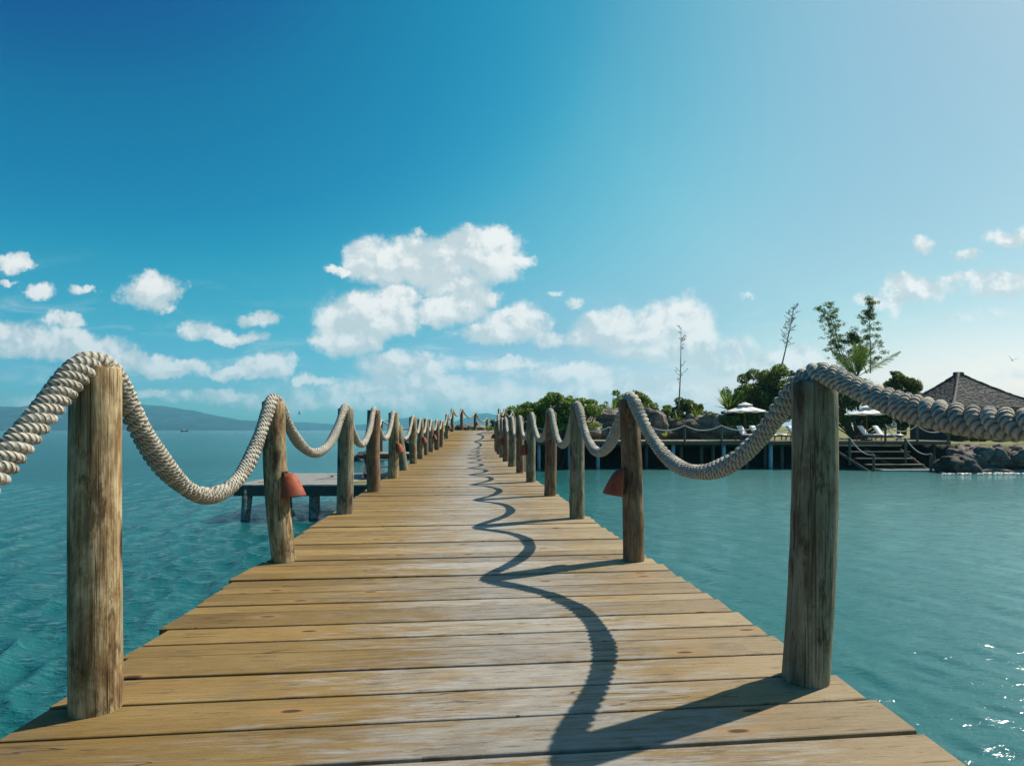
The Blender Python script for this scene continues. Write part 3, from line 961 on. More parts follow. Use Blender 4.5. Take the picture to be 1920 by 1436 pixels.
def thin_rope(points, sag, r, label, cat='rope', name='rope'):
    pts = []
    for a, b in zip(points[:-1], points[1:]):
        a, b = Vector(a), Vector(b)
        for k in range(14):
            f = k / 14; q = a.lerp(b, f); q.z -= sag * (1 - abs(2 * f - 1) ** 2.0); pts.append(q)
    pts.append(Vector(points[-1]))
    mb = MB(); mb.tube(pts, r, 7)
    return tag(mb.build(name, M['thin_rope'], smooth=True), label, cat)
thin_rope([q + Vector((0, 0, .03)) for q in jp], .33, .034, 'rope hung between the thin posts of the small landing')
# coiled yellow hoses lying on the jetty
mb = MB()
pts = [(-4.55 + .42 * math.cos(a), 16.55 + .28 * math.sin(a), JZ + .02) for a in np.linspace(.4, 5.6, 30)]
mb.tube(pts, .018, 6)
tag(mb.build('hose', M['hose'], smooth=True), 'yellow hose loop on the low jetty close to the pier', 'hose')
mb = MB()
pts = [(-7.6 + a, 16.6 + .12 * math.sin(a * 3), JZ + .02) for a in np.linspace(0, 1.2, 20)]
mb.tube(pts, .014, 6)
tag(mb.build('hose', M['hose'], smooth=True), 'yellow hose piece near the outer end of the low jetty', 'hose')

# ------------------------------------------------------------------ island terrain
def shore_y(x):
    return interp(x, [-9, -5, -3.5, 0, .5, 1.6, 28.5, 31, 34, 40, 60], [60, 36, 27.6, 28.0, 32, 39.2, 39.2, 35.5, 35.6, 35, 33])
def terrain_h(x, y):
    d = y - shore_y(x)
    top = interp(x, [-5, 0, 3, 8, 20, 29, 33, 60], [1.9, 2.05, 1.95, 1.6, 1.6, 1.75, 1.75, 1.9])
    h = -1.2 + (top + 1.2) * (min(1, max(0, (d + .9) / 2.4)) ** .7)
    h += max(0, min(1, (y - 46) / 25)) * 1.2
    fade = min(1, max(0, d / 1.5))
    h += fade * .16 * noise.fractal(Vector((x * .35, y * .35, 0)), 1.0, 2.0, 4)
    # keep clear of the pier and its path
    if x < 2.5 and y < 31.5: h = min(h, deck_z(y) - .12)
    if 2 < x < 29.4 and y < 41.8: h = min(h, 1.55)
    return h
xs = np.arange(-9, 74, .42); ys = np.arange(26, 96, .42)
V = [(x, y, terrain_h(x, y)) for y in ys for x in xs]
nx = len(xs)
Fc = []
for j in range(len(ys) - 1):
    for i in range(nx - 1):
        a = j * nx + i; Fc += [a, a + 1, a + nx + 1, a + nx]
tag(np_mesh('island_ground', V, Fc, 4, M['terrain'], smooth=True), kind='structure')

# ------------------------------------------------------------------ distant hills
def hill_ridge(name, d, prof, depth):
    """prof: (px, py) skyline points seen from the pier, turned into heights at distance d"""
    px = [p_[0] for p_ in prof]; pyv = [p_[1] for p_ in prof]
    X = np.linspace(px[0], px[-1], 220)
    rows = 14
    V = []
    for j in range(rows):
        f = j / (rows - 1)
        for x in X:
            top = (806 - interp(x, px, pyv)) / F * d
            top *= 1 + .05 * noise.fractal(Vector((x * .03, d * .001, 0)), 1.0, 2.0, 5)
            prof_f = math.sin(f * math.pi / 2 * 1.15) if f < .87 else math.sin(min(f * math.pi / 2 * 1.15, math.pi / 2))
            dd = d + (f - .8) * depth
            h = top * prof_f * (1 + .16 * noise.fractal(Vector((x * .05, f * 4, 1.3)), 1.0, 2.0, 5) * (1 - f)) - 6 * (1 - f)
            V.append(((x - 960) / F * d, dd, max(-6, h)))
    n = len(X); Fc = []
    for j in range(rows - 1):
        for i in range(n - 1):
            a = j * n + i; Fc += [a, a + 1, a + n + 1, a + n]
    return tag(np_mesh(name, V, Fc, 4, M['hill'], smooth=True), kind='structure')
hill_ridge('near_hills', 4200, [(-300, 790), (-120, 762), (0, 760), (40, 765), (90, 762), (140, 756), (200, 752), (250, 757), (290, 762), (320, 766), (370, 777), (420, 786), (455, 787), (485, 797), (520, 803), (560, 806)], 1500)
hill_ridge('far_hills', 5900, [(430, 803), (500, 796), (560, 791), (620, 795), (660, 797), (700, 793), (735, 785), (765, 782), (800, 785), (835, 794), (860, 788), (890, 776), (915, 773), (940, 778), (980, 792), (1040, 800), (1200, 806)], 1200)

# ------------------------------------------------------------------ boat on the horizon
bt = empty('fishing_boat', at(345, 804, 900).to_tuple()[:2] + (0,))
tag(bt, 'tiny dark red boat on the horizon under the far hills', 'boat')
mb = MB()
prof = [(-5.5, .9), (-5, 1.3), (0, 1.5), (4, 1.4), (7, .05)]
vs = []
for x_, hw in prof: vs += [(x_, -hw, 1.8 + (.6 if x_ > 5 else 0)), (x_, hw, 1.8 + (.6 if x_ > 5 else 0)), (x_ * .92, hw * .6, -.2), (x_ * .92, -hw * .6, -.2)]
fs = []
for i in range(4):
    a = i * 4
    for k in range(4): fs.append((a + k, a + (k + 1) % 4, a + 4 + (k + 1) % 4, a + 4 + k))
fs += [(3, 2, 1, 0), (16, 17, 18, 19)]
mb.add(vs, fs); mb.build('hull', M['boat'], bt)
mb = MB(); mb.box((-1.5, 0, 2.7), (3, 1.8, 1.7)); mb.build('cabin', M['boat_cabin'], bt)
mb = MB(); mb.tube([(.8, 0, 1.8), (.8, 0, 5.2)], .08, 6); mb.build('mast', M['boat'], bt)

# ------------------------------------------------------------------ rocks
def rock(px, py, d, half, seed, mat, label, bottom=None, group=None, rough=.35, rz=0):
    c = at(px, py, d)
    n, m_ = 44, 26
    vs, fs = [], []
    for j in range(m_ + 1):
        ph = math.pi * j / m_
        for k in range(n):
            a = 2 * math.pi * k / n
            v = Vector((math.sin(ph) * math.cos(a), math.sin(ph) * math.sin(a), math.cos(ph)))
            # squarish boulder with planes and cracks
            q = v / (abs(v.x) ** 2.6 + abs(v.y) ** 2.6 + abs(v.z) ** 2.6) ** (1 / 2.6)
            nn = noise.fractal(v * 1.3 + Vector((seed * 3.1, 0, 0)), 1.0, 2.0, 5)
            cell = noise.cell(v * 1.1 + Vector((seed, seed, 0)))
            ridge = abs(noise.noise(v * 2.2 + Vector((0, seed * 2.7, 0))))
            q = q * (1 + rough * nn - .16 * max(0, .12 - ridge) / .12)
            vs.append((q.x * half[0], q.y * half[1], q.z * half[2]))
    for j in range(m_):
        for k in range(n):
            k2 = (k + 1) % n
            fs.append((j * n + k, (j + 1) * n + k, (j + 1) * n + k2, j * n + k2))
    mb = MB(); mb.add(vs, fs)
    o = mb.build('boulder', mat, smooth=True)
    o.location = c; o.rotation_euler = (0, 0, rz)
    tag(o, label, 'rock', group)
    return o
RK = M['rock']
rock(1148, 802, 45.5, (4.6, 2.4, 1.55), 1, RK, 'long sloping grey rock slab behind the deck beside the pier posts', rz=-.1)
rock(1222, 800, 44, (1.3, 1.1, 1.25), 2, RK, 'tall rounded grey boulder beneath the loose bush by the yucca')
rock(1272, 808, 44.5, (1.6, 1.1, .95), 3, M['rock_wet'], 'dark boulder under the round bush with lime blades')
rock(1330, 801, 46, (2.1, 1.3, 1.05), 4, M['rock_pale'], 'pale layered boulder between the round bush and the umbrella')
rock(1392, 806, 47, (1.8, 1.2, 1.2), 5, RK, 'grey boulder behind the first pair of loungers')
rock(1092, 812, 43, (1.5, 1.3, 1.1), 6, RK, 'grey boulder low behind the pale pier post')
rock(1792, 879, 33.9, (1.02, .9, .82), 7, M['rock_wet'], 'dark wet boulder in the water beside the wide steps', rough=.34)
rock(1822, 866, 35.4, (1.25, 1.0, 1.05), 8, RK, 'brown boulder touching the dark wet boulder, below the grass', rough=.36)
rock(1869, 864, 35.2, (.95, 1.0, .98), 9, RK, 'squarish brown boulder in the middle of the shore row', rough=.34)
rock(1912, 868, 34.6, (.85, 1.0, .98), 10, RK, 'pale brown boulder cut by the frame edge', rough=.36)
rock(1955, 866, 34.8, (.9, 1.0, 1.0), 11, RK, 'boulder past the frame edge at the end of the shore row', rough=.36)
rock(1858, 884, 34.2, (1.0, .6, .22), 12, M['rock_pale'], 'low flat pale ledge at the foot of the squarish boulder')
rock(1905, 886, 33.8, (1.2, .6, .2), 13, M['rock_pale'], 'low pale ledge washed by foam below the pale brown boulder')
rock(690, 861, 47.5, (1.25, 1.0, .62), 14, M['rock_wet'], 'dark rock in open water behind the low jetty', rough=.4)
rock(676, 864, 46.5, (.4, .35, .2), 15, M['rock_wet'], 'small flat rock in the water beside the larger dark one', rough=.4)
rock(768, 842, 33, (.75, .7, .6), 16, M['rock_wet'], 'dark boulder in the water behind the small landing')
rock(800, 846, 29.5, (.6, .6, .7), 17, RK, 'grey shore boulder seen between the seaward posts')
rock(820, 842, 28.5, (.6, .5, .9), 18, M['rock_pale'], 'pale shore boulder beside the foot of the ramp')
rock(784, 850, 30, (.45, .4, .4), 19, M['rock_pale'], 'small pale boulder at the water between the seaward posts')
rock(880, 807, 33.5, (1.0, .7, .36), 20, M['rock_pale'], 'pale flat rock on the crest where the pier bends')
rock(905, 808, 34.5, (.8, .6, .36), 21, RK, 'grey rock on the crest beside the last seaward posts')

# ------------------------------------------------------------------ foam along the shore rocks
mb = MB()
fr = random.Random(3)
for k in range(230):
    px = fr.uniform(1765, 1935); d = interp(px, [1765, 1820, 1850, 1935], [33.0, 33.3, 33.4, 33.0]) + fr.gauss(0, .55)
    c = at(px, 806, d); r_ = fr.uniform(.02, .11)
    n = 7
    mb.add([(c.x, c.y, .05)] + [(c.x + math.cos(a) * r_ * fr.uniform(.6, 1.6), c.y + math.sin(a) * r_ * .7 * fr.uniform(.6, 1.3), .035 + fr.uniform(-.01, .02)) for a in np.linspace(0, 6.283, n, endpoint=False)], [(0, i + 1, (i + 1) % n + 1) for i in range(n)])
M['foam'] = simple('sea foam', (.78, .80, .80), .5)
tag(mb.build('foam', M['foam']), 'white foam washing along the foot of the shore boulders', 'foam', kind='stuff')

# ------------------------------------------------------------------ sun deck on piles, right
DZ = EYE - .735
DF = 37.0
sd_ = empty('sun_deck', (15, DF, DZ))
def dchild(mb, name, mat, **k):
    o = mb.build(name, mat, sd_, **k); o.location = (-15, -DF, -DZ); return o
tag(sd_, 'long waterside sun deck raised on piles below the rocks and umbrellas', 'deck')
mb = MB(); x = 1.3
while x < 29.3:
    mb.box((x + .1, DF + 2.4, DZ - .02 + random.gauss(0, .004)), (.19, 4.8, .04)); x += .2
dchild(mb, 'planking', M['far_deck'])
mb = MB(); mb.bar((1.3, DF + .04, DZ - .15), (29.3, DF + .04, DZ - .15), .08, .2); mb.bar((1.3, DF + 2.2, DZ - .15), (29.3, DF + 2.2, DZ - .15), .08, .2)
mb.bar((1.34, DF + .1, DZ - .15), (1.34, DF + 4.8, DZ - .15), .08, .2)
dchild(mb, 'fascia', M['far_wood'])
pale = [1010, 1068, 1121, 1262, 1357, 1445]
for px in pale:
    x = (px - 960) / F * (DF + .25)
    mb = MB(); mb.tube([(x, DF + .25, -1), (x, DF + .25, DZ - .25)], .13, 12); dchild(mb, 'pale_pile', M['pale_pile'], smooth=True)
for px in (1035, 1092, 1175, 1212, 1277, 1315, 1337, 1400, 1435, 1466, 1500, 1530, 1562, 1750):
    x = (px - 960) / F * (DF + .5)
    mb = MB(); mb.tube([(x, DF + .5, -1), (x, DF + .5, DZ - .25)], .12, 10); dchild(mb, 'pile', M['far_wood'], smooth=True)

GROUP_D = 'rope posts along the edge of the sun deck'
def dpost(px, d, ztop, zbot, label, r=.07):
    x = (px - 960) / F * d
    o = make_post((x, d, zbot), (x, d, ztop), r, M['far_wood'], int(px), False)
    o.name = 'deck_post'
    tag(o, label, 'post', GROUP_D)
    return Vector((x, d, ztop))
PT = DZ + 1.0
dl = [(1072, 'deck post seen just before the pale straight pier post'), (1142, 'deck post seen between the two nearest far pier posts'), (1212, 'deck post beside the dark reddish pier post'),
      (1284, 'deck post in front of the dark boulder and round bush'), (1353, 'deck post standing before the first umbrella and loungers'), (1424, 'deck post at the foot of the first loungers'), (1500, 'deck post hidden behind the nearest right pier post')]
tp = [dpost(px, DF - .02, PT - (.12 if px == 1142 else 0), DZ - .25, lab) for px, lab in dl]
top_left_st = dpost(1553, DF - .02, PT, DZ - .25, 'deck post at the head of the steps on their near-pier side')
thin_rope([Vector((1.4, DF + .0, PT)) + Vector((0, 0, .02))] + [q + Vector((0, 0, .03)) for q in tp] + [top_left_st + Vector((0, 0, .03))], .33, .036, 'thin dark rope running along the sun deck edge before the loungers')
tpr = [dpost(1660, DF - .02, PT + .05, DZ - .1, 'tall deck post at the head of the steps beside the second loungers'), dpost(1720, DF, PT, DZ - .1, 'deck post in front of the grey hut wall'), dpost(1778, DF + .1, PT - .1, DZ - .1, 'last deck post at the grassy end of the sun deck')]
thin_rope([q + Vector((0, 0, .03)) for q in tpr], .42, .034, 'pale rope sagging in front of the grey hut wall')
b1 = [dpost(1045, DF + 4.5, DZ + 1.25, DZ - .1, 'slim far post at the back corner of the sun deck', .05), dpost(1061, DF + 4.2, DZ + 1.2, DZ - .1, 'slim far post second at the back of the sun deck', .05), dpost(1098, DF + 4.6, DZ + 1.15, DZ, 'slim far post third at the back beside the rock slab', .05)]
thin_rope([b1[0] + Vector((-1.6, 1.5, 0))] + b1, .4, .032, 'pale rope between the slim posts at the back of the deck')

# wide steps down to the water
st = empty('wooden_steps', (24, 36, 0))
tag(st, 'wide dark wooden steps descending from the sun deck into the water', 'steps')
def schild(mb, name, mat, **k):
    o = mb.build(name, mat, st, **k); o.location = (-24, -36, 0); return o
tread = [(835.5, 1563, 1690, 36.75), (847, 1592, 1706, 36.35), (859.5, 1606, 1716, 35.95), (871, 1625, 1733, 35.55), (880, 1640, 1745, 35.2), (886.5, 1655, 1760, 34.8)]
for k, (py, p0, p1, d) in enumerate(tread):
    a = at(p0, py, d); b = at(p1, py, d)
    z = max(a.z, .06)
    mb = MB(); mb.box(((a.x + b.x) / 2, d + .12, z), (b.x - a.x, .34, .07))
    schild(mb, 'tread', M['far_deck'] if k < 5 else M['pale_pile'])
for (p0, q0, d0, p1, q1, d1) in ((1563, 838, 36.7, 1650, 893, 34.7), (1690, 840, 36.7, 1762, 893, 34.7), (1625, 838, 36.8, 1705, 893, 34.8)):
    a = at(p0, q0, d0); b = at(p1, q1, d1)
    mb = MB(); mb.bar((a.x, d0 + .15, a.z - .1), (b.x, d1 + .15, b.z - .1), .06, .15); schild(mb, 'stringer', M['far_wood'])
def spost(px, d, ptop, pbot, label):
    a = at(px, ptop, d); b = at(px, pbot, d)
    o = make_post((a.x, d, b.z), (a.x, d, a.z), .075, M['far_wood'], int(px) + 3, False)
    o.name = 'step_post'; tag(o, label, 'post', 'rope posts beside the wide steps')
    return Vector((a.x, d, a.z + .02))
s1 = spost(1593, 36.2, 821, 872, 'post halfway down the steps on the side nearer the pier')
s2 = spost(1638, 34.8, 853, 890, 'lowest post of the steps on the side nearer the pier')
thin_rope([top_left_st, s1, s2], .34, .034, 'rope rail down the pier side of the wide steps')
s3 = spost(1698, 36.0, 822, 870, 'post halfway down the steps on the boulder side')
s4 = spost(1745, 34.6, 851, 890, 'lowest post of the steps beside the dark wet boulder')
thin_rope([tpr[0] + Vector((0, 0, .02)), s3, s4], .38, .034, 'rope rail down the boulder side of the wide steps')

# ------------------------------------------------------------------ umbrellas and loungers
def make_umbrella(px, d, ptop, label, rz=0):
    c = at(px, 806, d)
    e = empty('umbrella', (c.x, d, DZ), rz)
    tag(e, label, 'umbrella', 'cream umbrellas on the sun deck')
    H = EYE + (806 - ptop) / F * d - DZ
    mb = MB(); n = 8; Rc = 1.38; z0 = H - .62; z1 = H - .17
    ring = [(math.cos(a) * Rc, math.sin(a) * Rc, z0) for a in np.linspace(0, 2 * math.pi, n, endpoint=False)]
    # panels sag between ribs
    vs = [(0, 0, z1)]; fs = []
    rows = 6; m_ = n * 6
    for j in range(1, rows + 1):
        f = j / rows
        for k in range(m_):
            a = 2 * math.pi * k / m_
            loc = (k % 6) / 6
            edge = math.cos(math.pi / n) / math.cos((loc - .5) * 2 * math.pi / n)
            sagp = -.05 * math.sin(loc * math.pi) * f
            vs.append((math.cos(a) * Rc * f * edge, math.sin(a) * Rc * f * edge, z1 + (z0 - z1) * f ** .92 + sagp))
    for k in range(m_): fs.append((0, 1 + k, 1 + (k + 1) % m_))
    for j in range(rows - 1):
        for k in range(m_):
            a = 1 + j * m_ + k; b = 1 + j * m_ + (k + 1) % m_
            fs.append((a, a + m_, b + m_, b))
    o = len(vs) - m_
    # hem
    for k in range(m_):
        x_, y_, z_ = vs[o + k]; vs.append((x_, y_, z_ - .05))
    for k in range(m_): fs.append((o + k, o + m_ + k, o + m_ + (k + 1) % m_, o + (k + 1) % m_))
    mb.add(vs, fs); can = mb.build('canopy', M['canvas'], e)
    mb = MB(); vs = [(0, 0, H)]; 
    for k in range(n * 2):
        a = math.pi * k / n; vs.append((math.cos(a) * .5, math.sin(a) * .5, H - .19))
    for k in range(n * 2):
        a = math.pi * k / n; vs.append((math.cos(a) * .5, math.sin(a) * .5, H - .235))
    fs = [(0, 1 + k, 1 + (k + 1) % 16) for k in range(16)] + [(1 + k, 17 + k, 17 + (k + 1) % 16, 1 + (k + 1) % 16) for k in range(16)]
    mb.add(vs, fs); mb.build('vent_cap', M['canvas'], can)
    mb = MB(); mb.tube([(0, 0, 0.05), (0, 0, H - .02)], .028, 10); mb.build('pole', M['teak'], e, True)
    mb = MB(); mb.tube([(0, 0, H), (0, 0, H + .07)], [.03, .015], 8); mb.build('finial', M['canvas'], can, True)
    for k in range(n):
        a = 2 * math.pi * k / n
        mb = MB(); mb.bar((0, 0, z1 - .04), (math.cos(a) * Rc * .97, math.sin(a) * Rc * .97, z0 - .01), .02, .025); mb.build('rib', M['teak'], can)
    mb = MB(); mb.box((0, 0, .03), (.5, .5, .06)); mb.build('base', M['jetty_dark'], e)
    return e
make_umbrella(1397, 39.0, 754, 'cream umbrella in front of the broad leafy tree', .2)
make_umbrella(1625, 39.2, 759, 'cream umbrella shading the loungers at the head of the steps', .05)

def make_lounger(px, d, rz, label):
    c = at(px, 806, d)
    e = empty('sun_lounger', (c.x, d, DZ), rz)
    tag(e, label, 'sun lounger', 'sun loungers with white cushions')
    # local x: from head (0) to foot (1.9); width .62 along y
    W = .64
    mb = MB(); mb.bar((0, -W / 2, .30), (1.95, -W / 2, .30), .05, .09); mb.bar((0, W / 2, .30), (1.95, W / 2, .30), .05, .09)
    for x_ in np.arange(.05, 1.95, .15): mb.box((x_, 0, .315), (.09, W - .05, .025))
    mb.build('frame', M['teak'], e)
    for x_ in (.15, 1.75):
        for y_ in (-W / 2 + .03, W / 2 - .03):
            mb = MB(); mb.bar((x_ + .03, y_, .27), (x_, y_, 0), .06, .06); mb.build('leg', M['teak'], e)
    def pad(a, b, th, name):
        a, b = Vector(a), Vector(b); dvec = (b - a); L = dvec.length; dd = dvec.normalized()
        nrm = Vector((-dd.z, 0, dd.x))
        vs, fs = [], []
        n, m_ = 14, 8
        for s_i in (1, 0):
            for i in range(n + 1):
                for j in range(m_ + 1):
                    u, v = i / n, j / m_
                    rim = (1 - abs(2 * u - 1) ** 10) * (1 - abs(2 * v - 1) ** 8)
                    puff = .012 * abs(math.sin(u * L / .32 * math.pi)) ** .5
                    h = (th * (.35 + .65 * rim ** .5) + puff * rim) if s_i else 0
                    q = a + dd * (u * L) + nrm * h
                    vs.append((q.x, (v - .5) * W * .98, q.z))
        N = (n + 1) * (m_ + 1)
        for i in range(n):
            for j in range(m_):
                q = i * (m_ + 1) + j
                fs += [(q, q + m_ + 1, q + m_ + 2, q + 1), (N + q + 1, N + q + m_ + 2, N + q + m_ + 1, N + q)]
        for i in range(n):
            q = i * (m_ + 1)
            fs += [(q, N + q, N + q + m_ + 1, q + m_ + 1), (q + m_, q + m_ + m_ + 1, N + q + m_ + m_ + 1, N + q + m_)]
        for j in range(m_):
            fs += [(j, j + 1, N + j + 1, N + j), (n * (m_ + 1) + j, N + n * (m_ + 1) + j, N + n * (m_ + 1) + j + 1, n * (m_ + 1) + j + 1)]
        mb = MB(); mb.add(vs, fs); return mb.build(name, M['cushion'], e, True)
    pad((.62, 0, .345), (1.93, 0, .345), .10, 'seat_cushion')
    pad((.18, 0, 1.02), (.62, 0, .36), .10, 'back_cushion')
    mb = MB()
    mb.bar((.15, -W / 2 + .04, 1.0), (.6, -W / 2 + .04, .33), .03, .035); mb.bar((.15, W / 2 - .04, 1.0), (.6, W / 2 - .04, .33), .03, .035); mb.bar((.28, 0, .8), (.1, 0, .33), .03, .03)
    mb.build('backrest_frame', M['teak'], e)
    return e
make_lounger(1381, 39.7, R(-58), 'white cushioned lounger under the first umbrella, nearer the deck post')
make_lounger(1405, 39.7, R(-58), 'white cushioned lounger under the first umbrella, nearer its pole')
make_lounger(1428, 41.6, R(-58), 'pale cushioned lounger set back behind the first pair')
make_lounger(1474, 39.4, R(-58), 'lounger half hidden by the nearest right pier post')
make_lounger(1606, 39.9, R(-58), 'white cushioned lounger at the head of the steps, farther from the hut')
make_lounger(1634, 39.9, R(-58), 'white cushioned lounger under the second umbrella, nearer the hut')

# ------------------------------------------------------------------ hut
hut = empty('hut', (36, 46, 1.8))
tag(hut, 'grey walled hut with a broad dark pyramid roof', 'building')
def hchild(mb, name, mat, **k):
    o = mb.build(name, mat, hut, **k); o.location = (-36, -46, -1.8); return o
apex = at(1797, 702, 46)
ez = EYE + 1.72
cor = [Vector((at(1787, 0, 41).x, 41, ez)), Vector((at(1975, 0, 45).x, 45, ez)), Vector((at(1880, 0, 52).x, 52.5, ez)), Vector((at(1672, 0, 46.5).x, 46.5, ez))]
mb = MB(); rows = 26; per = 26
hr = random.Random(5)
for f_i in range(4):
    a, b = cor[f_i], cor[(f_i + 1) % 4]
    for r_ in range(rows):
        f0, f1 = r_ / rows, (r_ + 1.12) / rows
        f1 = min(f1, 1.0)
        def P_(f, u, lift):
            e_ = a.lerp(b, u); q = apex.lerp(e_, f)
            q.z -= .32 * math.sin(f * math.pi) * .6
            nrm = (b - a).cross(apex - a).normalized()
            if nrm.z < 0: nrm = -nrm
            return q + nrm * lift
        for k in range(per):
            u0, u1 = k / per, (k + 1) / per
            j = hr.uniform(-.15, .15) / rows
            l0, l1 = .0, .07 + hr.uniform(-.02, .03)
            q = [P_(max(f0 - .01, 0), u0, l0), P_(max(f0 - .01, 0), u1, l0), P_(f1 + j, u1, l1), P_(f1 + j, u0, l1), P_(f1 + j, u1, -.02), P_(f1 + j, u0, -.02)]
            mb.add(q, [(0, 3, 2, 1), (3, 5, 4, 2)])
roofo = hchild(mb, 'roof', M['thatch'])
mb = MB()
for c_ in cor:
    pts = [apex.lerp(c_, f) + Vector((0, 0, .10 - .19 * math.sin(f * math.pi))) for f in np.linspace(0, 1, 30)]
    mb.tube(pts, [.07 + .05 * hr.random() for _ in pts], 8)
mb.tube([apex + Vector((-.35, 0, .05)), apex + Vector((.35, 0, .05))], .16, 8)
mb.build('ridge_cap', M['thatch'], roofo)
mb = MB(); cen = sum(cor, Vector()) / 4
mb.add([c_ + Vector((0, 0, -.02)) for c_ in cor] + [c_.lerp(cen, .05) + Vector((0, 0, -.5)) for c_ in cor], [(0, 1, 5, 4), (1, 2, 6, 5), (2, 3, 7, 6), (3, 0, 4, 7), (4, 5, 6, 7)])
hchild(mb, 'eaves', M['jetty_dark'])
mb = MB()
wc = [c_.lerp(cen, .22) for c_ in cor]
zb, zt = 1.2, ez - .45
mb.add([(c_.x, c_.y, zb) for c_ in wc] + [(c_.x, c_.y, zt) for c_ in wc], [(0, 1, 5, 4), (1, 2, 6, 5), (2, 3, 7, 6), (3, 0, 4, 7), (4, 5, 6, 7)])
hchild(mb, 'wall', M['wall'])
for c_ in cor[:2] + [cor[3]]:
    q = c_.lerp(cen, .08)
    mb = MB(); mb.tube([(q.x, q.y, 1.2), (q.x, q.y, ez - .4)], .12, 10); hchild(mb, 'veranda_post', M['far_wood'], smooth=True)

# ------------------------------------------------------------------ vegetation
def leaf_mesh(name, clumps, n, size, mat, parent, seed, aspect=.5, shell=.55):
    r_ = np.random.default_rng(seed)
    vols = np.array([c[1][0] * c[1][1] * c[1][2] for c in clumps]) ** .75
    idx = r_.choice(len(clumps), n, p=vols / vols.sum())
    cc = np.array([tuple(c[0]) for c in clumps])[idx]
    rr = np.array([c[1] for c in clumps])[idx]
    dv = r_.normal(size=(n, 3)); dv /= np.linalg.norm(dv, axis=1)[:, None]
    rad_ = shell + (1 - shell) * r_.random(n) ** .6
    rad_ = np.where(r_.random(n) < .06, rad_ * 1.12, rad_)
    pos = cc + dv * rad_[:, None] * rr
    sz = size * (.6 + .8 * r_.random(n))
    nrm = dv + r_.normal(size=(n, 3)) * .7 + np.array([0, 0, .35]); nrm /= np.linalg.norm(nrm, axis=1)[:, None]
    ax = np.cross(nrm, r_.normal(size=(n, 3))); ax /= np.linalg.norm(ax, axis=1)[:, None]
    bx = np.cross(nrm, ax)
    L = sz[:, None]; Wd = sz[:, None] * aspect
    V = np.stack([pos - ax * L * .5, pos + bx * Wd * .5 + nrm * L * .08, pos + ax * L * .5, pos - bx * Wd * .5 + nrm * L * .08], 1).reshape(-1, 3)
    Fc = np.arange(4 * n)
    o = np_mesh(name, V, Fc, 4, mat, parent)
    return o

LEAF_SCALE = .85
def make_bush(name, cat, label, base, clumps, n, size, mat, seed, trunk=True):
    e = empty(name, base)
    tag(e, label, cat)
    b = Vector(base)
    cl = [(Vector(c) - b, r_) for c, r_ in clumps]
    leaf_mesh('crown', cl, int(n * 1.35), size * LEAF_SCALE, mat, e, seed)
    if trunk:
        rd = random.Random(seed)
        mb = MB()
        for c, r_ in cl:
            c = Vector(c)
            mid = c * .5 + Vector((rd.gauss(0, .15), rd.gauss(0, .15), .1))
            rt = .09 if name.endswith('tree') else .05
            mb.tube([(rd.gauss(0, .08), rd.gauss(0, .08), -.3), tuple(mid * .5), tuple(mid), tuple(c)], [rt, rt * .7, rt * .5, rt * .2], 6)
            for _ in range(5):
                q = c + Vector((rd.gauss(0, r_[0] * .6), rd.gauss(0, r_[1] * .6), rd.gauss(0, r_[2] * .6)))
                mb.tube([tuple(c * .9), tuple(q)], [rt * .3, rt * .1], 5)
        mb.build('trunk' if name.endswith('tree') else 'stems', M['bark'], e, True)
    return e

def clumps_from(list_, d, jitter=.5, seed=1, flat=.8):
    rd = random.Random(seed); out = []
    for px, py, rx, ry in list_:
        dd = d + rd.uniform(-jitter, jitter)
        c = at(px, py, dd)
        out.append((c, (rx / F * dd, rx / F * dd * flat, ry / F * dd)))
    return out

def many(list_, d, seed, k=5, depth=1.0):
    """break each measured lobe into smaller tufts"""
    rd = random.Random(seed); out = []
    for px, py, rx, ry in list_:
        for _ in range(k):
            a = rd.uniform(0, 6.28); q = rd.uniform(.2, 1.02)
            s = rd.uniform(.18, .48)
            dd = d + rd.uniform(-depth, depth)
            c = at(px + math.cos(a) * rx * q, py + math.sin(a) * ry * q, dd)
            out.append((c, (rx * s / F * dd, rx * s / F * dd, ry * s / F * dd)))
        c = at(px, py, d); out.append((c, (rx * .62 / F * d, rx * .62 / F * d, ry * .62 / F * d)))
    return out
def base_at(px, d, dz=0):
    c = at(px, 806, d); return (c.x, d, terrain_h(c.x, d) + dz)

make_bush('broad_tree', 'tree', 'broad dense tree behind the first umbrella', base_at(1425, 46.5),
          many([(1378, 760, 28, 34), (1400, 735, 30, 28), (1440, 715, 34, 28), (1475, 730, 30, 34), (1430, 750, 50, 36), (1490, 760, 30, 40), (1400, 785, 46, 22), (1460, 700, 22, 14), (1360, 790, 22, 16), (1510, 730, 24, 30)], 46.5, 3, 6, 1.6), 21000, .24, M['leaf_tree'], 31)
make_bush('seaside_bush', 'bush', 'wide light green bush rising behind the nearest row of right posts', base_at(1035, 38),
          many([(975, 778, 26, 18), (1010, 765, 30, 20), (1030, 752, 22, 16), (1060, 765, 34, 22), (1035, 785, 54, 22), (1085, 755, 26, 14), (1075, 785, 30, 18), (1000, 790, 30, 18), (1105, 760, 20, 15), (950, 788, 18, 15), (1050, 800, 60, 14), (990, 762, 22, 14), (1045, 748, 26, 14), (1120, 770, 18, 14), (1070, 770, 40, 24)], 38, 5, 6, 1.2), 25000, .17, M['leaf_bush'], 32)
make_bush('dark_bush', 'bush', 'small dark bush at the island end of the pier', base_at(942, 34.5),
          many([(940, 788, 14, 12), (952, 780, 12, 10), (930, 797, 12, 10)], 34.5, 6, 5, .6), 2600, .15, M['leaf_tree'], 33)
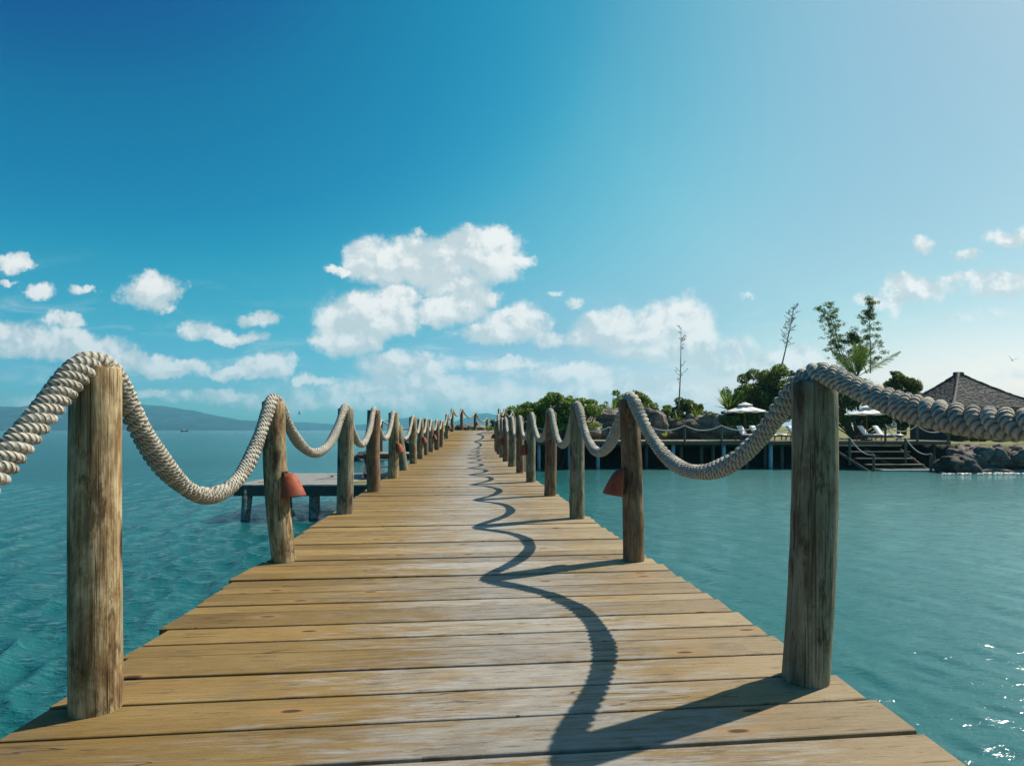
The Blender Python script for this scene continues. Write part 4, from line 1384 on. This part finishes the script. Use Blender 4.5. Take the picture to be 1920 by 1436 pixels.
make_bush('loose_bush', 'bush', 'loose feathery bush behind the yucca rosette', base_at(1190, 47.5),
          many([(1170, 748, 22, 16), (1195, 745, 26, 18), (1212, 758, 20, 18), (1180, 765, 30, 16), (1130, 765, 16, 12), (1215, 775, 18, 12)], 47.5, 7, 5, .8), 6500, .2, M['leaf_bush'], 34)
make_bush('round_bush', 'bush', 'rounded bush with lime blades under the bare tall stalk', base_at(1288, 46.8),
          many([(1285, 760, 30, 20), (1300, 770, 24, 22), (1268, 775, 22, 20), (1245, 785, 16, 14), (1290, 790, 34, 16), (1230, 790, 14, 10)], 46.8, 8, 5, .9), 9000, .2, M['leaf_tree'], 35)
make_bush('olive_bush', 'bush', 'yellowish bush between the palm and the hut roof', base_at(1695, 52),
          many([(1690, 715, 26, 16), (1712, 722, 24, 20), (1670, 725, 22, 20), (1700, 740, 36, 18), (1680, 700, 14, 7)], 52, 9, 5, 1.0), 8500, .22, M['leaf_yellow'], 36)
make_bush('shady_tree', 'tree', 'dark tree shading the loungers below the palm', base_at(1605, 47),
          many([(1540, 740, 34, 40), (1590, 745, 36, 40), (1640, 750, 36, 36), (1670, 765, 30, 30), (1570, 785, 50, 24), (1640, 790, 46, 20), (1550, 700, 20, 20), (1700, 780, 20, 22)], 47, 10, 6, 1.2), 17000, .23, M['leaf_tree'], 37)
make_bush('low_bush', 'bush', 'low bush between the pale boulder and the broad tree', base_at(1338, 48.5),
          many([(1332, 778, 16, 10), (1345, 785, 16, 12), (1322, 788, 10, 8)], 48.5, 11, 4, .5), 1800, .18, M['leaf_bush'], 38)
make_bush('hedge_bush', 'bush', 'dark low shrubs in the shade beside the hut', base_at(1830, 40.5),
          many([(1800, 812, 22, 12), (1840, 815, 22, 12), (1880, 815, 22, 12), (1915, 813, 22, 12)], 40.5, 12, 4, .5), 4200, .18, M['leaf_tree'], 39)

def blades(name, base, n, L, wdt, mat, label, cat='plant', seed=1, spread=1.0, droop=.25, up=.25, trunk_h=0):
    e = empty(name, base); tag(e, label, cat)
    rd = random.Random(seed); mb = MB()
    for i in range(n):
        a = rd.uniform(0, 6.28); el = R(rd.uniform(8, 86)) ** 1.0
        el = R(90) - (R(90) - el) * spread
        ll = L * rd.uniform(.75, 1.1)
        d = Vector((math.cos(a) * math.cos(el), math.sin(a) * math.cos(el), math.sin(el)))
        sdv = d.cross(Vector((0, 0, 1))).normalized() if abs(d.z) < .99 else Vector((1, 0, 0))
        pv = []
        for k in range(6):
            f = k / 5
            q = d * ll * f + Vector((0, 0, -droop * ll * f * f * math.cos(el) + trunk_h))
            wv = wdt * (1 - f) ** .7 * (.6 + .4 * min(1, f * 4)) / 2
            pv += [q - sdv * wv, q + sdv * wv + Vector((0, 0, wv * .3))]
        mb.add(pv, [(2 * k, 2 * k + 1, 2 * k + 3, 2 * k + 2) for k in range(5)])
    mb.build('leaves', mat, e)
    if trunk_h:
        m2 = MB(); m2.tube([(0, 0, -.4), (0, 0, trunk_h)], .1, 8); m2.build('trunk', M['bark'], e, True)
    return e
def pos3(px, py, d): return tuple(at(px, py, d))
make_bush('trailing_bush', 'bush', 'green bush spilling over the upper end of the rock slab', base_at(1105, 46.5),
          many([(1100, 768, 22, 14), (1125, 770, 22, 12), (1140, 778, 20, 10), (1075, 775, 18, 12)], 46.5, 14, 5, .7), 4200, .18, M['leaf_bush'], 40)
make_bush('gap_bush', 'bush', 'small bush filling the gap between the feathery bush and the round bush', base_at(1238, 46),
          many([(1236, 780, 20, 12), (1222, 776, 14, 12), (1250, 772, 14, 12)], 46, 15, 5, .6), 3000, .18, M['leaf_bush'], 41)
make_bush('umbrella_bush', 'bush', 'bush in front of the broad tree just left of the first umbrella', base_at(1350, 46),
          many([(1350, 792, 22, 12), (1335, 785, 14, 12), (1372, 788, 18, 12)], 45.4, 16, 5, .6), 3200, .18, M['leaf_bush'], 42)
blades('yucca', pos3(1152, 774, 45), 70, 1.35, .10, M['leaf_palm'], 'spiky yucca rosette on top of the rock slab', seed=2, spread=.9)
blades('agave', pos3(1366, 768, 45), 46, 2.1, .15, M['leaf_palm'], 'big dark agave with stiff blades at the side of the broad tree', seed=3, spread=.95, droop=.08)
blades('bromeliad', pos3(1270, 786, 43.8), 16, .95, .09, M['leaf_lime'], 'yellow bladed plant in front of the round bush', seed=4)
blades('lime_plant', pos3(1303, 784, 43.8), 34, .95, .07, M['leaf_lime'], 'lime green bladed plant right of the yellow one', seed=5, spread=.6)
blades('lime_plant', pos3(1248, 820, 42.2), 26, .6, .06, M['leaf_lime'], 'small lime plant at the back edge of the deck', seed=6, spread=.6)
blades('lime_plant', pos3(1336, 788, 45.5), 26, .7, .06, M['leaf_lime'], 'lime plant beside the low bush and the agave', seed=7, spread=.6)
blades('lime_plant', pos3(1207, 770, 45.6), 26, .8, .07, M['leaf_lime'], 'lime plant at the foot of the loose feathery bush', seed=8, spread=.6)
blades('grass_tuft', pos3(915, 808, 31.6), 60, .42, .025, M['leaf_lime'], 'tall bright grass tuft at the last seaward posts', 'grass', seed=9, spread=.45)
blades('grass_tuft', pos3(883, 809, 32.0), 26, .22, .03, M['leaf_lime'], 'small grass tuft on the crest rock beside the last red shade', 'grass', seed=10, spread=.6)
blades('grass_tuft', pos3(925, 809, 31.0), 40, .36, .025, M['leaf_lime'], 'grass tuft between the bend of the pier and the dark bush', 'grass', seed=11, spread=.5)

# tall bare flower stalks
def stalk(px0, py0, px1, py1, d, label, seed, dense=1.0, tilt=0):
    rd = random.Random(seed)
    a = at(px0, py0, d); b = at(px1, py1, d)
    e = empty('flower_stalk', tuple(a)); tag(e, label, 'plant', 'bare agave flower stalks')
    v = b - a; mb = MB()
    mb.tube([tuple(v * f + Vector((.05 * math.sin(f * 4), 0, 0))) for f in np.linspace(0, 1, 12)], [.07 * (1 - f * .8) for f in np.linspace(0, 1, 12)], 7)
    mb.build('stem', M['stalk'], e, True)
    for k in range(int(26 * dense)):
        mb = MB()
        f = rd.uniform(.32, .99); L = (1.2 - .75 * f) * rd.uniform(.35, 1.0) * v.length * .15
        an = rd.uniform(0, 6.28)
        p0 = v * f; d1 = Vector((math.cos(an), math.sin(an), .25 + rd.random() * .5)).normalized()
        p1 = p0 + d1 * L * .6; p2 = p1 + (d1 + Vector((0, 0, .5))).normalized() * L * .4
        mb.tube([tuple(p0), tuple(p1), tuple(p2)], [.02, .014, .008], 5)
        for _ in range(4):
            q = p1.lerp(p2, rd.random()); tq = q + Vector((rd.gauss(0, .12), rd.gauss(0, .12), rd.uniform(.02, .18))) * dense
            mb.tube([tuple(q), tuple(tq)], [.012, .02], 4)
        mb.build('branch', M['stalk'], e, True)
stalk(1272, 770, 1278, 612, 46, 'thin bare flower stalk rising straight out of the round bush', 5, .7)
stalk(1462, 700, 1490, 573, 47, 'branching bare flower stalk leaning above the broad tree', 6, 1.5)

# bamboo
def bamboo(stems, d, label, seed, n=900, tuft=.42):
    b0 = at(stems[0][0][0], stems[0][0][1], d)
    e = empty('bamboo', tuple(b0)); tag(e, label, 'plant', 'tall bamboo behind the shady tree')
    rd = random.Random(seed); cl = []
    for path in stems:
        pts = [at(px, py, d) - b0 for px, py in path]
        mb = MB(); mb.tube([tuple(q) for q in pts], [.045, .035, .025, .015][:len(pts)] if len(pts) <= 4 else .03, 6)
        mb.build('cane', M['stalk'], e, True)
        for i in range(60):
            f = rd.uniform(.15, 1.0) * (len(pts) - 1); k = min(int(f), len(pts) - 2)
            q = pts[k].lerp(pts[k + 1], f - k)
            sp = .95 * (1.08 - f / (len(pts) - 1)) + .18
            c = q + Vector((rd.gauss(0, sp * .55), rd.gauss(0, sp * .5), rd.gauss(0, .2)))
            cl.append((c, (tuft * rd.uniform(.3, .8), tuft * rd.uniform(.3, .8), tuft * .4)))
    leaf_mesh('leaves', cl, int(n * 2.0), .19, M['leaf_bamboo'], e, seed, .3, .1)
bamboo([[(1590, 700), (1570, 650), (1555, 610), (1538, 575)], [(1595, 700), (1574, 650), (1562, 600), (1556, 572)]], 50, 'wispy bamboo arching over towards the pier', 4, 1900, .5)
bamboo([[(1632, 700), (1632, 650), (1630, 600), (1630, 556)], [(1625, 700), (1612, 665), (1602, 640), (1595, 622)]], 50, 'tallest upright bamboo plume behind the palm crown', 5, 3200, .6)

# palm
def palm(px, py, d, label):
    b0 = at(px, py, d); gz = terrain_h(b0.x, d)
    e = empty('palm_tree', (b0.x, d, gz)); tag(e, label, 'palm tree')
    H = b0.z - gz
    mb = MB(); mb.tube([(0, 0, -.2), (.05, 0, H * .5), (0, 0, H)], [.16, .12, .11], 10); mb.build('trunk', M['bark'], e, True)
    fronds = [(-50, 2.7, .1, -.3), (-40, 3.1, .12, .2), (-12, 3.0, .05, -.4), (-3, 3.2, .05, .2), (3, 3.0, .05, -.2), (9, 3.2, .05, .3), (15, 3.3, .06, 0), (22, 3.4, .06, -.3), (58, 4.0, .02, -.2), (-22, 2.2, .1, .5), (-60, 2.0, .3, .3), (6, 2.6, .05, -.6)]
    rd = random.Random(3)
    for ang, L, dr, yy in fronds:
        a = R(ang); d0 = Vector((math.sin(a), yy * .5, math.cos(a))).normalized()
        pts = [Vector((0, 0, H)) + d0 * L * f + Vector((0, 0, -dr * L * .35 * f * f)) for f in np.linspace(0, 1, 12)]
        mb = MB(); mb.tube([tuple(q) for q in pts], [.035 * (1 - .8 * f) for f in np.linspace(0, 1, 12)], 5)
        for k in range(46):
            f = .12 + .88 * k / 46
            i = min(int(f * 11), 10); q = pts[i].lerp(pts[i + 1], f * 11 - i)
            tn = (pts[i + 1] - pts[i]).normalized()
            s0 = tn.cross(Vector((0, 1, .25)) if abs(yy) < .35 else Vector((.3, .8, .5))).normalized()
            ll = .74 * math.sin(min(1, f * 1.05) * math.pi * .88 + .25) + .08
            for sg in (-1, 1):
                dd = (s0 * sg * .42 + tn * 1.0 + Vector((rd.gauss(0, .12), rd.gauss(0, .25), -.12 + rd.gauss(0, .08)))).normalized()
                e1 = q + dd * ll; wv = tn * .028
                mid = q + dd * ll * .5 + Vector((0, 0, .02))
                mb.add([tuple(q - wv), tuple(q + wv), tuple(mid + wv), tuple(mid - wv), tuple(e1 + Vector((0, 0, -.08)))], [(0, 1, 2, 3), (3, 2, 4)])
        mb.build('frond', M['leaf_palm'], e)
palm(1608, 706, 47.5, 'young palm with upright feathery fronds and one low frond reaching out')

# driftwood on the slab
mb = MB(); a = at(1060, 762, 43.5)
mb.tube([tuple(a), tuple(at(1078, 771, 43.5)), tuple(at(1130, 775, 44)), tuple(at(1165, 782, 44))], [.12, .2, .16, .08], 8)
tag(mb.build('driftwood_log', M['far_wood'], smooth=True), 'bleached log lying across the top of the rock slab', 'log')

# ------------------------------------------------------------------ birds
def bird(px, py, d, s, label, rz, flap=.5):
    c = at(px, py, d)
    mb = MB()
    mb.tube([(-.28, 0, 0), (-.1, 0, .01), (.08, 0, .02), (.2, 0, .03), (.28, 0, .02)], [.015, .06, .07, .045, .008], 8)
    for sg in (-1, 1):
        w_ = [(.1, 0, .04), (-.1, 0, .04), (-.06, sg * .35, .04 + flap * .32), (.12, sg * .32, .05 + flap * .32), (-.12, sg * .8, .04 + flap * .75)]
        mb.add(w_, [(0, 1, 2, 3), (3, 2, 4)])
    mb.add([(-.26, 0, .0), (-.42, .07, 0), (-.42, -.07, 0)], [(0, 1, 2)])
    o = mb.build('bird', M['bird']); o.location = c; o.scale = (s, s, s); o.rotation_euler = (0.3, 0, rz)
    tag(o, label, 'bird')
bird(1898, 676, 60, .75, 'small dark bird gliding above the hut roof', 1.2, .9)
bird(561, 776, 60, .45, 'small dark bird low over the sea near the leaning post', .4, .9)

# ------------------------------------------------------------------ haze
hz = MB(); hz.box((0, 1900, 112.5), (14400, 11000, 229))
m = bpy.data.materials.new('haze'); m.use_nodes = True
nt = m.node_tree; nt.nodes.clear()
out = nt.nodes.new('ShaderNodeOutputMaterial'); pv = nt.nodes.new('ShaderNodeVolumePrincipled')
pv.inputs['Color'].default_value = (.27, .76, 1.0, 1)
pv.inputs['Density'].default_value = 0.00016
pv.inputs['Anisotropy'].default_value = .2
nt.links.new(pv.outputs[0], out.inputs['Volume'])
hb = hz.build('haze', m)
tag(hb, 'thin sea haze over the bay', 'haze', kind='stuff')
